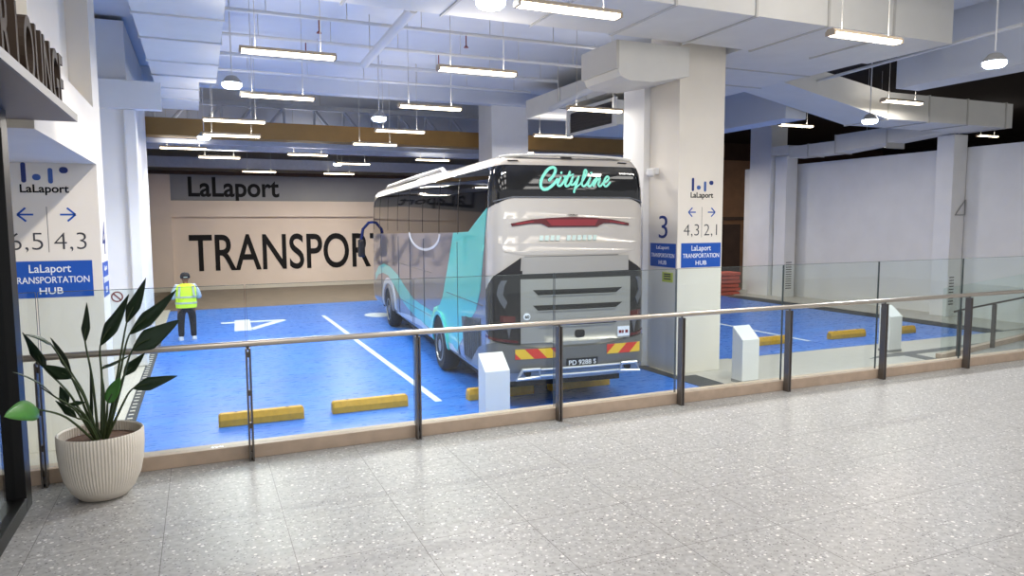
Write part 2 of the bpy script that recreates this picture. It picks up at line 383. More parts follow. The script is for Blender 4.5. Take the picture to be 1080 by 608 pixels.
# ------------------------------------------------------------------ setting: ceilings
struct(MB().box(-9, 24, -6, 7.3, 5.75, 5.95).build('ceiling', MT['wall']))
struct(MB().box(-12, 13.9, 7.3, 21.9, 6.3, 6.6).build('ceiling_parking', MT['slab']))
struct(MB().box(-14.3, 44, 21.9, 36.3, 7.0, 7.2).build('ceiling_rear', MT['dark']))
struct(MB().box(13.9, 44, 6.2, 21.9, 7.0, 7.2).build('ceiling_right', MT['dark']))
struct(MB().box(14.0, 14.7, 6.5, 11.2, 5.0, 7.0).build('beam', MT['slab']))
struct(MB().box(14.0, 14.7, 14.4, 21.9, 4.8, 7.0).build('beam', MT['slab']))
struct(MB().box(14.0, 14.7, 11.2, 14.4, 6.2, 7.0).build('beam', MT['slab']))
struct(MB().box(-12, 13.9, 21.5, 21.9, 5.9, 6.3).build('beam', MT['slab']))
struct(MB().box(-6, 19.5, 23.3, 24.0, 4.72, 5.22).build('beam', MT['brown']))
struct(MB().box(-6, 20, 26.2, 26.6, 4.62, 4.98).build('beam', MT['steel_beam']))
struct(MB().box(-6, 22, 33.2, 33.6, 4.52, 4.95).build('beam', MT['steel_beam']))
struct(MB().box(-6, 22, 34.0, 34.3, 4.28, 4.42).build('beam', MT['darkwall']))

# ================================================================== THINGS
# ------------------------------------------------------------------ coach
bus = thing('coach', 'large silver and teal touring coach parked in the blue bay, its rear facing us', 'bus', (4.03, 10.03, ZP), -math.radians(4.75))
BW, BL, RR, RF = 2.65, 13.3, .26, .3
HK = [(.46, .09), (.54, .03), (.66, .008), (.8, 0), (2.5, 0), (3.0, .005), (3.45, .022), (3.7, .055), (3.82, .10), (3.91, .17), (3.97, .27), (4.02, .44), (4.06, .8)]
def inset(h):
    if h <= HK[0][0]: return HK[0][1]
    for (a, da), (b, db) in zip(HK, HK[1:]):
        if h <= b: return da + (db - da) * (h - a) / (b - a)
    return HK[-1][1]
S1 = BW / 2 - RR; S2 = S1 + RR * PI / 2; S3 = S2 + BL - RR - RF; S4 = S3 + RF * PI / 2; S5 = S4 + BW / 2 - RF
def shell(s, h, off=0.0):
    """point on the coach skin: s runs from the rear centre round the left side to the nose (negative: right side)"""
    sg = 1 if s >= 0 else -1; a = min(abs(s), S5); d = inset(h)
    rr, rf = max(RR - d, .05), max(RF - d, .06); half = BW / 2 - d
    bulge = .05 * (1 - min(1, a / S1) ** 2) if a < S1 else 0
    if a <= S1: x, y, nx, ny = a / S1 * (half - rr), d - bulge, 0, -1
    elif a <= S2:
        t = (a - S1) / RR; x = half - rr + rr * math.sin(t); y = d + rr - rr * math.cos(t); nx, ny = math.sin(t), -math.cos(t)
    elif a <= S3:
        t = (a - S2) / (S3 - S2); x = half; y = d + rr + t * (BL - 2 * d - rr - rf); nx, ny = 1, 0
    elif a <= S4:
        t = (a - S3) / RF; x = half - rf + rf * math.cos(t); y = BL - d - rf + rf * math.sin(t); nx, ny = math.cos(t), math.sin(t)
    else: t = (a - S4) / (S5 - S4); x = (half - rf) * (1 - t); y = BL - d; nx, ny = 0, 1
    x += nx * off; y += ny * off
    # raked nose
    if y > BL - 2.0 and h > 1.2: y -= (h - 1.2) * .10 * ((y - (BL - 2.0)) / 2.0) ** 2
    return (BW / 2 - sg * x, y, h)
def su(u):
    if u >= RR: 
        return BW / 2 - u if u <= BW - RR else -su(BW - u)
    return S1 + RR * math.asin(min(1, (RR - max(u, 0)) / RR))
def sv(v):
    return S2 + v - RR if v >= RR else S1 + RR * math.acos(max(-1, min(1, (RR - v) / RR)))
def shell_n(s, h, e=.004):
    a, b, c, d = (Vector(shell(*q)) for q in ((s - e, h), (s + e, h), (s, h - e), (s, h + e)))
    n = (d - c).cross(b - a); return n.normalized() if n.length > 1e-12 else Vector((0, 0, 1))
def patch(mb, poly, off, step=.09, thick=0.012):
    """skin panel: polygon in (s,h) laid on the coach skin with its own thickness"""
    bm = bmesh.new()
    pv = [bm.verts.new((a, b, 0)) for a, b in poly]
    for t in tessellate_polygon([[Vector((a, b, 0)) for a, b in poly]]):
        try: bm.faces.new([pv[i] for i in t])
        except ValueError: pass
    def cut(co, no):
        bmesh.ops.bisect_plane(bm, geom=bm.verts[:] + bm.edges[:] + bm.faces[:], plane_co=co, plane_no=no)
    s0, s1 = min(a for a, b in poly), max(a for a, b in poly); h0, h1 = min(b for a, b in poly), max(b for a, b in poly)
    cuts = [sg * (S1 + (S2 - S1) * k / 5) for k in range(6) for sg in (1, -1)] + [S3 + (S4 - S3) * k / 4 for k in range(5)] + [S1 * k / 6 for k in range(-5, 6)] + [S3 - 1.5 * k / 4 for k in range(1, 5)] + [S2 + .3 * k for k in range(1, 12)]
    for c in cuts:
        if s0 < c < s1: cut((c, 0, 0), (1, 0, 0))
    for h in [q[0] for q in HK] + [1.2, 2.62, 2.75, 2.88, 3.12, 3.25, 3.35, 3.6, 3.76]:
        if h0 < h < h1: cut((0, h, 0), (0, 1, 0))
    bm.verts.ensure_lookup_table(); bm.verts.index_update()
    top = [mb.bm.verts.new(shell(v.co.x, v.co.y, off)) for v in bm.verts]
    bot = [mb.bm.verts.new(shell(v.co.x, v.co.y, off - thick)) for v in bm.verts]
    for v, a_, b_ in zip(bm.verts, top, bot): mb.nrm[a_] = mb.nrm[b_] = shell_n(v.co.x, v.co.y)
    for f in bm.faces:
        ix = [v.index for v in f.verts]
        mb._f(top, [tuple(ix)]); mb._f(bot, [tuple(reversed(ix))])
    for e in bm.edges:
        if len(e.link_faces) == 1:
            a, b = e.verts[0].index, e.verts[1].index
            mb._f([top[a], top[b], bot[b], bot[a]], [(0, 1, 2, 3)])
    bm.free(); return mb
U = lambda l: [(su(a), b) for a, b in l]
V = lambda l: [(sv(a), b) for a, b in l]
BMt = dict(
    pearl=mat('pearl_silver_paint', (184, 178, 170), .32, metal=.25, coat=.6), grey=mat('lilac_grey_paint', (116, 115, 122), .28, coat=.9, metal=.1),
    teal=mat('teal_paint', (80, 190, 182), .3, coat=.7), pale=mat('pale_silver_paint', (196, 200, 204), .3, coat=.6),
    glass=mat('black_coach_glass', (14, 15, 18), .04, spec=.8), seam=mat('dark_seam', (84, 86, 90), .5),
    lower=mat('dark_silver_paint', (112, 110, 106), .35, metal=.3, coat=.4), silver=mat('satin_silver', (168, 165, 159), .32, metal=.4, coat=.3),
    blackp=mat('gloss_black_plastic', (40, 38, 39), .2), lens=mat('smoked_red_lens', (84, 24, 28), .12, coat=.8), redl=mat('red_lens', (128, 34, 42), .15, coat=.8), clear=mat('clear_lens', (96, 96, 100), .12),
    chrome=mat('polished_chrome', (226, 226, 226), .28, metal=.7), tyre=mat('tyre_rubber', (32, 32, 34), .75), rim=mat('alloy_rim', (168, 164, 156), .3, metal=.8),
    grille=mat('dark_grille', (84, 86, 88), .5), mint=mat('mint_vinyl', (126, 222, 200), .4), ghost=mat('faint_mint_vinyl', (188, 204, 194), .4),
    haz=stripes('hazard_stripes', (214, 58, 44), (236, 190, 52), .7071, .7071, .30), haz2=stripes('hazard_stripes_mirrored', (214, 58, 44), (236, 190, 52), -.7071, .7071, .30),
    plate=mat('black_plate', (20, 20, 22), .4), under=mat('underbody_black', (18, 18, 19), .8), hatch=mat('roof_white', (206, 206, 204), .4))
# body shell
mb = MB(); ss = [S1 * k / 6 for k in range(0, 7)] + [S1 + (S2 - S1) * k / 6 for k in range(1, 7)] + [S2 + (S3 - S2) * k / 14 for k in range(1, 15)] + [S3 + (S4 - S3) * k / 5 for k in range(1, 6)]
ss = [-x for x in reversed(ss[1:])] + ss
rings = []
for h in sorted([q[0] for q in HK] + [1.2, 2.62, 2.75, 2.88, 3.12, 3.25, 3.35, 3.6, 3.76]):
    rings.append([mb.bm.verts.new(shell(s, h)) for s in ss])
    for v, s in zip(rings[-1], ss): mb.nrm[v] = shell_n(s, h)
n = len(ss)
for A, B in zip(rings, rings[1:]):
    for k in range(n): mb._f([A[k], A[(k + 1) % n], B[(k + 1) % n], B[k]], [(0, 1, 2, 3)])
mb._f(rings[-1], [tuple(range(n))]); mb._f(rings[0], [tuple(reversed(range(n)))])
mb.build('body', BMt['pearl'], bus, smooth=True)
# side paint: lilac grey lower flank, teal bands
mb = MB(); patch(mb, V([(.34, .52), (12.85, .5), (12.95, 2.64), (1.3, 2.8), (.34, 3.1)]), .004); g = mb.build('side_panel', BMt['grey'], bus, smooth=True); g['label'] = 'lilac grey flank'
mb = MB(); patch(mb, V([(2.35, 2.76), (2.62, 2.35), (2.95, 1.9), (3.25, 1.5), (3.5, 1.32), (4.05, 1.2), (4.35, .8), (4.4, .6), (4.2, .54), (2.5, .56), (2.2, .62), (1.75, .92), (1.26, 1.3), (.9, 1.5), (.62, 1.85), (.42, 2.5), (.24, 3.17), (.5, 3.08), (1.31, 2.79)]), .010); mb.build('teal_band', BMt['teal'], bus, smooth=True)
mb = MB(); patch(mb, V([(4.2, 1.1), (5.4, 1.12), (6.3, 1.16), (7.3, 1.34), (8.41, 1.58), (9.6, 1.72), (10.7, 1.76), (11.8, 1.62), (12.5, 1.35), (12.5, 1.15), (11.9, 1.36), (11.0, 1.47), (10.0, 1.46), (9.0, 1.28), (8.0, 1.0), (7.0, .86), (5.72, .74), (4.3, .7)]), .011); mb.build('teal_band', BMt['teal'], bus, smooth=True)
mb = MB(); patch(mb, V([(2.2, .56), (4.5, .53), (5.4, .62), (6.8, .56), (8.6, .52), (8.6, .58), (6.9, .7), (5.4, .76), (4.3, .62), (2.5, .68)]), .016); mb.build('pale_sweep', BMt['pale'], bus, smooth=True)
# window band: left side, rear and right side in one black wrap
mb = MB()
patch(mb, [(sv(12.95), 3.6), (sv(13.0), 2.6), (sv(1.31), 2.78), (sv(.62), 3.02), (sv(.12), 3.2), (su(.16), 3.26), (su(.34), 3.33), (su(2.31), 3.33), (su(2.49), 3.26), (-sv(.12), 3.2), (-sv(.12), 3.80), (su(2.4), 3.82), (su(.2), 3.82), (sv(.15), 3.80), (sv(12.1), 3.74)], .007)
wb = mb.build('window_band', BMt['glass'], bus, smooth=True); wb['label'] = 'black glass wrap'
mb = MB(); patch(mb, [(-sv(1.3), 2.78), (-sv(12.9), 2.6), (-sv(12.8), 3.6), (-sv(.13), 3.78), (-sv(.13), 3.2)], .007); mb.build('side_window', BMt['glass'], bus, smooth=True)
mb = MB(); patch(mb, [(S3 + .12, 1.5), (S5, 1.5), (S5, 3.6), (S3 + .12, 3.6)], .008); mb.build('windscreen', BMt['glass'], bus, smooth=True)
for v in (2.0, 3.5, 5.1, 6.7, 8.3, 9.9, 11.4, 12.7):
    mb = MB(); patch(mb, V([(v, 2.74), (v + .03, 2.74), (v + .03, 3.72), (v, 3.72)]), .012); mb.build('window_divider', BMt['blackp'], bus)
# flank seams: hatch doors
for v in (2.05, 5.0, 6.6, 8.2, 11.2):
    mb = MB(); patch(mb, V([(v, .56), (v + .012, .56), (v + .012, 2.6), (v, 2.6)]), .017); mb.build('hatch_seam', BMt['seam'], bus)
for a, b, h in ((4.3, 8.9, 1.9), (4.3, 8.9, .98), (.5, 2.9, 1.62)):
    mb = MB(); patch(mb, V([(a, h), (b, h), (b, h + .010), (a, h + .010)]), .017); mb.build('hatch_seam', BMt['seam'], bus)
# white ring mark under the windows
mb = MB(); n = 18; out = []; inn = []
for k in range(n + 1):
    a = PI + PI * k / n; out.append((5.05 + 1.65 * math.cos(a), 2.72 + .38 * math.sin(a))); inn.append((5.05 + 1.53 * math.cos(a), 2.72 + .33 * math.sin(a)))
patch(mb, V(out + inn[::-1]), .013); mb.build('ring_emblem', BMt['pale'], bus)
# white curve over the front wheel
mb = MB(); out = []; inn = []
for k in range(n + 1):
    a = math.radians(-25 + 205 * k / n); out.append((9.9 + 1.25 * math.cos(a), .62 + .78 * math.sin(a))); inn.append((9.9 + 1.0 * math.cos(a), .62 + .62 * math.sin(a)))
patch(mb, V(out + inn[::-1]), .02); mb.build('wheel_sweep', BMt['pale'], bus)
# wheel arches and wheels
def arch(v, r, sgn):
    mb = MB(); o_ = [(v + r * math.cos(PI * k / 16), .52 + r * math.sin(PI * k / 16)) for k in range(17)] + [(v - r, .47), (v + r, .47)]
    patch(mb, [(sgn * sv(a), b) for a, b in o_], .02); return mb.build('wheel_arch', BMt['under'], bus)
def lip(v, r, m_):
    o_ = [(v + (r + .07) * math.cos(PI * k / 16), .52 + (r + .07) * math.sin(PI * k / 16)) for k in range(17)]; i_ = [(v + r * math.cos(PI * k / 16), .52 + r * math.sin(PI * k / 16)) for k in range(17)]
    mb = MB(); patch(mb, V(o_ + i_[::-1]), .05, thick=.05); return mb.build('arch_lip', m_, bus)
for v, m_ in ((3.5, BMt['teal']), (9.9, BMt['grey'])): arch(v, .60, 1); arch(v, .60, -1); lip(v, .60, m_)
def wheel(v, left):
    c = (.14 if left else BW - .14, v, .50)
    t = MB().lathe([(.30, -.16), (.44, -.16), (.485, -.12), (.50, -.05), (.50, .05), (.485, .12), (.44, .16), (.30, .16)], c, 36, 'X').build('wheel', BMt['tyre'], bus, smooth=True); t['label'] = 'black tyre'
    s = -1 if left else 1
    MB().lathe([(.31, s * .10), (.31, s * .168), (.285, s * .172), (.24, s * .10), (.13, s * .09), (.12, s * .16), (.05, s * .17)], c, 30, 'X').build('rim', BMt['rim'], t, smooth=True)
    for k in range(10):
        a = 2 * PI * k / 10
        MB().lathe([(.016, s * .09), (.016, s * .125)], (c[0], c[1] + .17 * math.cos(a), c[2] + .17 * math.sin(a)), 6, 'X').build('wheel_nut', BMt['chrome'], t)
for v in (3.5, 9.9):
    wheel(v, True); wheel(v, False)
MB().box(.25, BW - .25, .45, 12.7, .28, .6).build('underbody', BMt['under'], bus)
# side grille at the engine bay
mb = MB(); patch(mb, V([(.62, .6), (1.62, .56), (1.8, 1.3), (.62, 1.4)]), .014); mb.build('side_grille', BMt['seam'], bus)
mb = MB()
for k in range(9): v = .68 + .11 * k; patch(mb, V([(v, .64), (v + .05, .64), (v + .05, 1.34 if v < 1.5 else 1.25), (v, 1.34 if v < 1.5 else 1.25)]), .03)
mb.build('grille_slats', BMt['grille'], bus)
# rear: tailgate panel, seams
mb = MB(); patch(mb, U([(.12, 2.62), (.2, 2.5), (.5, 2.44), (2.15, 2.44), (2.45, 2.5), (2.53, 2.62), (2.53, 3.0), (2.43, 3.14), (2.27, 3.2), (.38, 3.2), (.22, 3.14), (.12, 3.0)]), .008, thick=.02); tg = mb.build('tailgate', BMt['pearl'], bus, smooth=True)
mb = MB(); patch(mb, U([(.52, 2.42), (2.12, 2.425), (2.12, 2.415), (.52, 2.40)]), .006); patch(mb, U([(.06, 3.25), (.34, 3.32), (2.31, 3.32), (2.59, 3.25), (2.59, 3.27), (2.31, 3.34), (.34, 3.34), (.06, 3.27)]), .018); mb.build('rear_seam', BMt['seam'], bus)
mb = MB(); patch(mb, U([(.3, 2.925), (.62, 2.985), (.92, 3.01), (1.3, 3.025), (1.68, 3.01), (1.98, 2.985), (2.3, 2.925), (2.3, 2.885), (2.0, 2.925), (1.84, 2.925), (1.72, 2.87), (.9, 2.87), (.78, 2.925), (.62, 2.925), (.32, 2.885)]), .026); bl = mb.build('brake_light', BMt['lens'], bus); bl['label'] = 'dark red high brake light bar'
mb = MB(); patch(mb, U([(.86, 2.985), (1.74, 2.985), (1.68, 2.89), (.94, 2.89)]), .034); mb.build('lens', BMt['redl'], bl)
mb = MB(); patch(mb, U([(.36, 2.925), (.66, 2.965), (.66, 2.945), (.4, 2.905)]), .034); mb.build('lens', BMt['redl'], bl)
mb = MB(); patch(mb, U([(2.24, 2.925), (1.94, 2.965), (1.94, 2.945), (2.2, 2.905)]), .034); mb.build('lens', BMt['redl'], bl)
# roof lip with slots
mb = MB(); patch(mb, U([(.32, 3.875), (.48, 3.88), (.46, 3.9), (.30, 3.895)]), .012); mb.build('marker_light', BMt['blackp'], bus)
mb = MB(); patch(mb, U([(2.32, 3.875), (2.16, 3.88), (2.18, 3.9), (2.34, 3.895)]), .012); mb.build('marker_light', BMt['blackp'], bus)
mb = MB(); patch(mb, U([(1.19, 3.93), (1.38, 3.93), (1.38, 3.965), (1.19, 3.965)]), .03); mb.build('rear_camera', BMt['blackp'], bus)
mb = MB(); pts_ = []
for k in range(13): u = .2 + (BW - .4) * k / 12; pts_.append((u, .24 - .06 * math.sin(PI * k / 12), 3.945 + .045 * math.sin(PI * k / 12) ** .5))
mb.tube(pts_, .022, 8); mb.build('roof_spoiler', BMt['hatch'], bus, smooth=True)
mb = MB(); patch(mb, U([(.42, 3.925), (2.23, 3.925), (2.16, 3.945), (.5, 3.945)]), .006); mb.build('spoiler_gap_shade', BMt['seam'], bus, smooth=True)  # dark strip painted in for the shaded recess under the spoiler
# roof rails and pod
for u in (.32, BW - .32):
    MB().tube([(u, 4.2, 3.95), (u, 4.5, 4.06), (u, 8, 4.07), (u, 11.6, 4.05), (u, 12.1, 3.93)], .05).build('roof_rail', BMt['chrome'], bus, smooth=True)
MB().hexa([(.55, 5.5, 3.98), (2.05, 5.5, 3.98), (2.05, 9.5, 3.98), (.55, 9.5, 3.98), (.75, 5.9, 4.14), (1.85, 5.9, 4.14), (1.85, 9.2, 4.14), (.75, 9.2, 4.14)]).build('roof_unit', BMt['hatch'], bus, bevel=.04)
# lower rear: dark surround, lamps, silver engine cover with louvres
mb = MB(); patch(mb, U([(.44, 2.2), (2.34, 2.2), (2.34, 1.06), (.44, 1.06)]), .012); mb.build('engine_surround', BMt['blackp'], bus, smooth=True)
ep_poly = [(.45, 2.07), (2.33, 2.07), (2.33, 1.07), (1.8, 1.07), (1.73, 1.02), (1.0, 1.02), (.95, 1.07), (.45, 1.07)]
mb = MB(); patch(mb, U([(.48, 2.41), (2.3, 2.41), (2.3, 2.17), (.48, 2.15)]), .022); mb.build('trim_panel', BMt['silver'], bus, smooth=True)
mb = MB(); patch(mb, U(ep_poly), .035, thick=.03); ep = mb.build('engine_cover', BMt['silver'], bus, smooth=True); ep['label'] = 'silver engine cover with louvres'
for h in (1.86, 1.62, 1.37):
    mb = MB(); patch(mb, U([(.64, h + .04), (2.18, h + .04), (2.06, h - .04), (.72, h - .04)]), .040); mb.build('louver', BMt['blackp'], ep)
    mb = MB(); patch(mb, U([(.72, h - .04), (2.06, h - .04), (2.04, h - .055), (.74, h - .055)]), .052, thick=.03); mb.build('louver_lip', BMt['silver'], ep)
mb = MB(); patch(mb, U(rrect(.17, .12, .04, 5, 1.42, 1.19)), .044); mb.build('badge', BMt['blackp'], ep)
mb = MB(); patch(mb, U(rrect(.11, .11, .054, 6, .54, 1.49)), .044); sb_ = mb.build('speed_sticker', MT['white_ink'], ep)
def rear_text(s_, u0, h0, w_, ht, m_, parent, name, off=.05, bold=0.02):
    mb = MB(); p = shell(su(u0 + w_ / 2), h0 + ht / 2, off); q0 = shell(su(u0), h0, off); q1 = shell(su(u0 + w_), h0, off)
    ex = (Vector(q1) - Vector(q0)).normalized()
    put_text(mb, s_, q0, ex, (0, 0, 1), w_, ht, .004, bold); return mb.build(name, m_, parent)
rear_text('60', .507, 1.465, .07, .05, MT['blackink'], sb_, 'sticker_text', .047)
mb = MB(); patch(mb, U([(2.1, 1.10), (2.32, 1.10), (2.32, 1.26), (2.1, 1.26)]), .042); st_ = mb.build('permit_sticker', MT['white_ink'], ep)
mb = MB()
for k, (a, b) in enumerate(((2.12, .05), (2.18, .03), (2.24, .05))): patch(mb, U([(a, 1.15), (a + b, 1.15), (a + b, 1.20), (a, 1.20)]), .045, thick=.004)
mb.build('sticker_print', BMt['redl'], st_)
for sgn in (1, -1):
    X = (lambda l: [(sgn * su(a + (0 if sgn > 0 else -.02)), b) for a, b in l])
    mb = MB(); patch(mb, X([(.46, 2.40), (.40, 2.36), (.06, 2.12), (-.05, 1.9), (-.05, 1.25), (.05, 1.12), (.2, 1.08), (.44, 1.05), (.44, 2.06)]), .02, thick=.03); tl = mb.build('tail_light', BMt['blackp'], bus, smooth=True)
    mb = MB(); patch(mb, X([(.16, 2.06), (.24, 2.06), (.20, 1.98), (.18, 1.84), (.24, 1.72), (.2, 1.62), (.14, 1.72), (.10, 1.84), (.12, 1.98)]), .03); mb.build('lens', BMt['clear'], tl)
    mb = MB(); patch(mb, X([(.14, 1.52), (.36, 1.50), (.36, 1.40), (.14, 1.42)]), .03); mb.build('lens', BMt['lens'], tl)
    mb = MB(); patch(mb, X([(.22, 1.36), (.30, 1.36), (.26, 1.16)]), .03); mb.build('lens', BMt['clear'], tl)
    mb = MB(); patch(mb, X([(.0, 1.2), (.4, 1.12), (.4, 1.08), (.0, 1.16)]), .034); mb.build('lens', BMt['lens'], tl)
# bumper
mb = MB(); patch(mb, [(sv(1.2), .56), (su(.05), .63), (su(.3), .615), (su(2.28), .615), (su(2.6), .63), (-sv(1.2), .56), (-sv(1.2), .9), (su(2.57), 1.10), (su(2.1), 1.03), (su(1.8), .99), (su(.78), .99), (su(.48), 1.03), (su(.08), 1.10), (sv(.6), .95)], .045, thick=.05)
bp_ = mb.build('bumper', BMt['lower'], bus, smooth=True)
for a, b, m_ in ((.35, 1.02, BMt['haz']), (1.9, 2.5, BMt['haz2'])):
    mb = MB(); patch(mb, U([(a, .83), (b, .83), (b, .985), (a, .985)]), .054); hz = mb.build('hazard_board', m_, bp_); hz['label'] = 'red and yellow striped board'
mb = MB(); patch(mb, U([(1.19, .665), (1.73, .665), (1.73, .80), (1.19, .80)]), .062, thick=.02); pl = mb.build('number_plate', BMt['plate'], bp_)
rear_text('PD 9288 S', 1.225, .695, .47, .075, MT['white_ink'], pl, 'plate_text', .07, .01)
for c in (.56, 2.30):
    p = [shell(su(c + (a if c < 1 else -a) ), .60 + b, .11) for a, b in ((-.19, -.08), (-.11, .07), (.16, .07), (.18, -.06))]
    MB().tube(p, .03, closed=True).build('exhaust_trim', BMt['chrome'], bp_, smooth=True)
    MB().tube([Vector(shell(su(c), .595, .06)), Vector(shell(su(c), .595, -.15))], .05, 10).build('exhaust_pipe', BMt['under'], bp_)
for h in (.665, .56):
    MB().tube([shell(su(.74 + .125 * k), h, .11) for k in range(12)], .02).build('trim_bar', BMt['chrome'], bp_, smooth=True)
# lettering
def stroke_px(pts, r):
    return [(.76 + (x - 215) * 1.765e-3, 3.42 + (290 - y) * 1.62e-3) for x, y in pts], r * 1.52e-3
def smooth_pts(pts, n=6):
    out = []
    for i in range(len(pts) - 1):
        p0, p1, p2, p3 = [Vector(pts[max(0, min(len(pts) - 1, j))]) for j in (i - 1, i, i + 1, i + 2)]
        for k in range(n):
            t = k / n; out.append(tuple(.5 * ((2 * p1) + (p2 - p0) * t + (2 * p0 - 5 * p1 + 4 * p2 - p3) * t * t + (3 * p1 - p0 - 3 * p2 + p3) * t ** 3)))
    out.append(tuple(pts[-1])); return out
def ribbon(mb, pts, r, off):
    """brush stroke on the rear glass: flat ribbon with round ends, pts in (u,h)"""
    P = [Vector(p) for p in pts]; L_, R_ = [], []
    for i, p in enumerate(P):
        t = (P[min(i + 1, len(P) - 1)] - P[max(i - 1, 0)]).normalized(); nn = Vector((-t.y, t.x)); L_.append(p + nn * r); R_.append(p - nn * r)
    def put(q, o): return mb.bm.verts.new(shell(su(q.x), q.y, o))
    A = [put(q, off) for q in L_]; B = [put(q, off) for q in R_]; D = [put(q, off - .004) for q in L_]; Ev = [put(q, off - .004) for q in R_]
    for i in range(len(P) - 1):
        for a, b in ((A, B), (D, Ev), (A, D), (B, Ev)): mb._f([a[i], a[i + 1], b[i + 1], b[i]], [(0, 1, 2, 3)])
    for p in (P[0], P[-1]):
        ring = [put(p + Vector((math.cos(2 * PI * k / 12), math.sin(2 * PI * k / 12))) * r, off) for k in range(12)]; mb._f(ring, [tuple(range(12))])
mb = MB()
for k, (pts, r) in enumerate((
    ([(310, 185), (345, 150), (372, 100), (370, 68), (340, 65), (300, 90), (258, 145), (232, 205), (234, 255), (262, 275), (305, 260), (350, 222), (385, 180)], 15),
    ([(415, 162), (392, 205), (388, 232), (410, 238), (440, 205), (462, 165)], 12), ([(424, 116), (428, 112)], 12),
    ([(508, 105), (478, 170), (458, 220), (466, 242), (492, 230), (522, 190)], 12), ([(448, 152), (490, 145), (536, 128)], 9),
    ([(535, 152), (512, 200), (514, 226), (538, 222), (566, 190), (588, 152)], 12), ([(588, 152), (566, 215), (545, 270), (538, 296)], 12), ([(545, 272), (575, 240), (606, 215)], 8),
    ([(606, 215), (640, 165), (668, 108), (664, 82), (648, 98), (628, 160), (616, 215), (626, 240), (652, 230), (682, 190)], 11),
    ([(700, 160), (678, 205), (676, 232), (696, 238), (722, 210), (744, 175)], 12), ([(712, 114), (716, 110)], 12),
    ([(762, 160), (744, 200), (730, 236)], 12), ([(738, 222), (768, 178), (792, 160), (796, 172), (778, 215), (786, 238), (808, 228), (832, 198)], 11),
    ([(832, 202), (866, 185), (886, 158), (872, 142), (848, 165), (832, 205), (842, 236), (866, 232), (896, 200)], 11))):
    p, rr = stroke_px(pts, r); ribbon(mb, smooth_pts(p, 5), rr, .020 + .0006 * k)
cl = mb.build('operator_lettering', BMt['mint'], bus); cl['label'] = 'mint brush script lettering'
rear_text('TRIBus', 1.22, 3.045, .17, .022, MT['blackink'], tg, 'small_badge', .024)
# faint mint lettering on tailgate
mb = MB()
for k in range(11):
    if k != 4: patch(mb, U([(.75 + .09 * k, 2.66), (.81 + .09 * k, 2.66), (.82 + .09 * k, 2.74), (.76 + .09 * k, 2.74)]), .02, thick=.003)
mb.build('faded_lettering', BMt['ghost'], tg)
# mirror and arm at the nose, left
mb = MB().tube([(.10, 12.9, 2.98), (-.12, 13.02, 2.96), (-.30, 13.1, 2.75), (-.36, 13.12, 2.4)], [.035, .045, .05, .055])
mi_ = mb.build('mirror', mat('navy_gloss_plastic', (28, 36, 84), .25), bus, smooth=True)
MB().box(-.47, -.25, 13.02, 13.2, 1.85, 2.42).build('mirror_head', BMt['blackp'], mi_, bevel=.05)

# ------------------------------------------------------------------ glass railing of the mall edge
rl = thing('glass_railing', 'long glass railing with round steel handrail along the stone kerb at the mall edge', 'railing', (5, 6.75, 0))
PX = [-1.248, .347, 1.912, 3.481, 5.08, 6.714, 8.402, 10.115, 11.8]
hr = MB().tube([(-5, 6.74, 1.072), (-1, 6.74, 1.072), (6, 6.74, 1.072), (15, 6.74, 1.072)], .028, 12).build('handrail', MT['rail'], rl, smooth=True, world=True); hr['label'] = 'brushed steel handrail'
for x in PX:
    mb = MB(); mb.box(x - .022, x - .008, 6.70, 6.785, 0, 1.03); mb.box(x + .008, x + .022, 6.70, 6.785, 0, 1.03)
    for z in (.03, .30, .60, .95): mb.box(x - .008, x + .008, 6.72, 6.765, z, z + .05)
    po = mb.build('post', MT['darkmetal'], rl, world=True)
    MB().tube([(x, 6.74, 1.02), (x, 6.74, 1.06)], .012, 6).build('bracket', MT['darkmetal'], po, world=True)
ed = [-5.0, -2.8] + PX + [13.6]
for a, b in zip(ed, ed[1:]):
    mb = MB().box(a + .008, b - .008, 6.855, 6.869, .126, 1.59)
    gp = mb.build('glass_panel', MT['glass'], rl, world=True)
    mb = MB(); mb.box(a + .006, a + .0085, 6.855, 6.869, .126, 1.59); mb.box(b - .0085, b - .006, 6.855, 6.869, .126, 1.59); mb.box(a + .008, b - .008, 6.856, 6.868, 1.590, 1.594)
    mb.build('panel_edge', MT['glassedge'], gp, world=True)
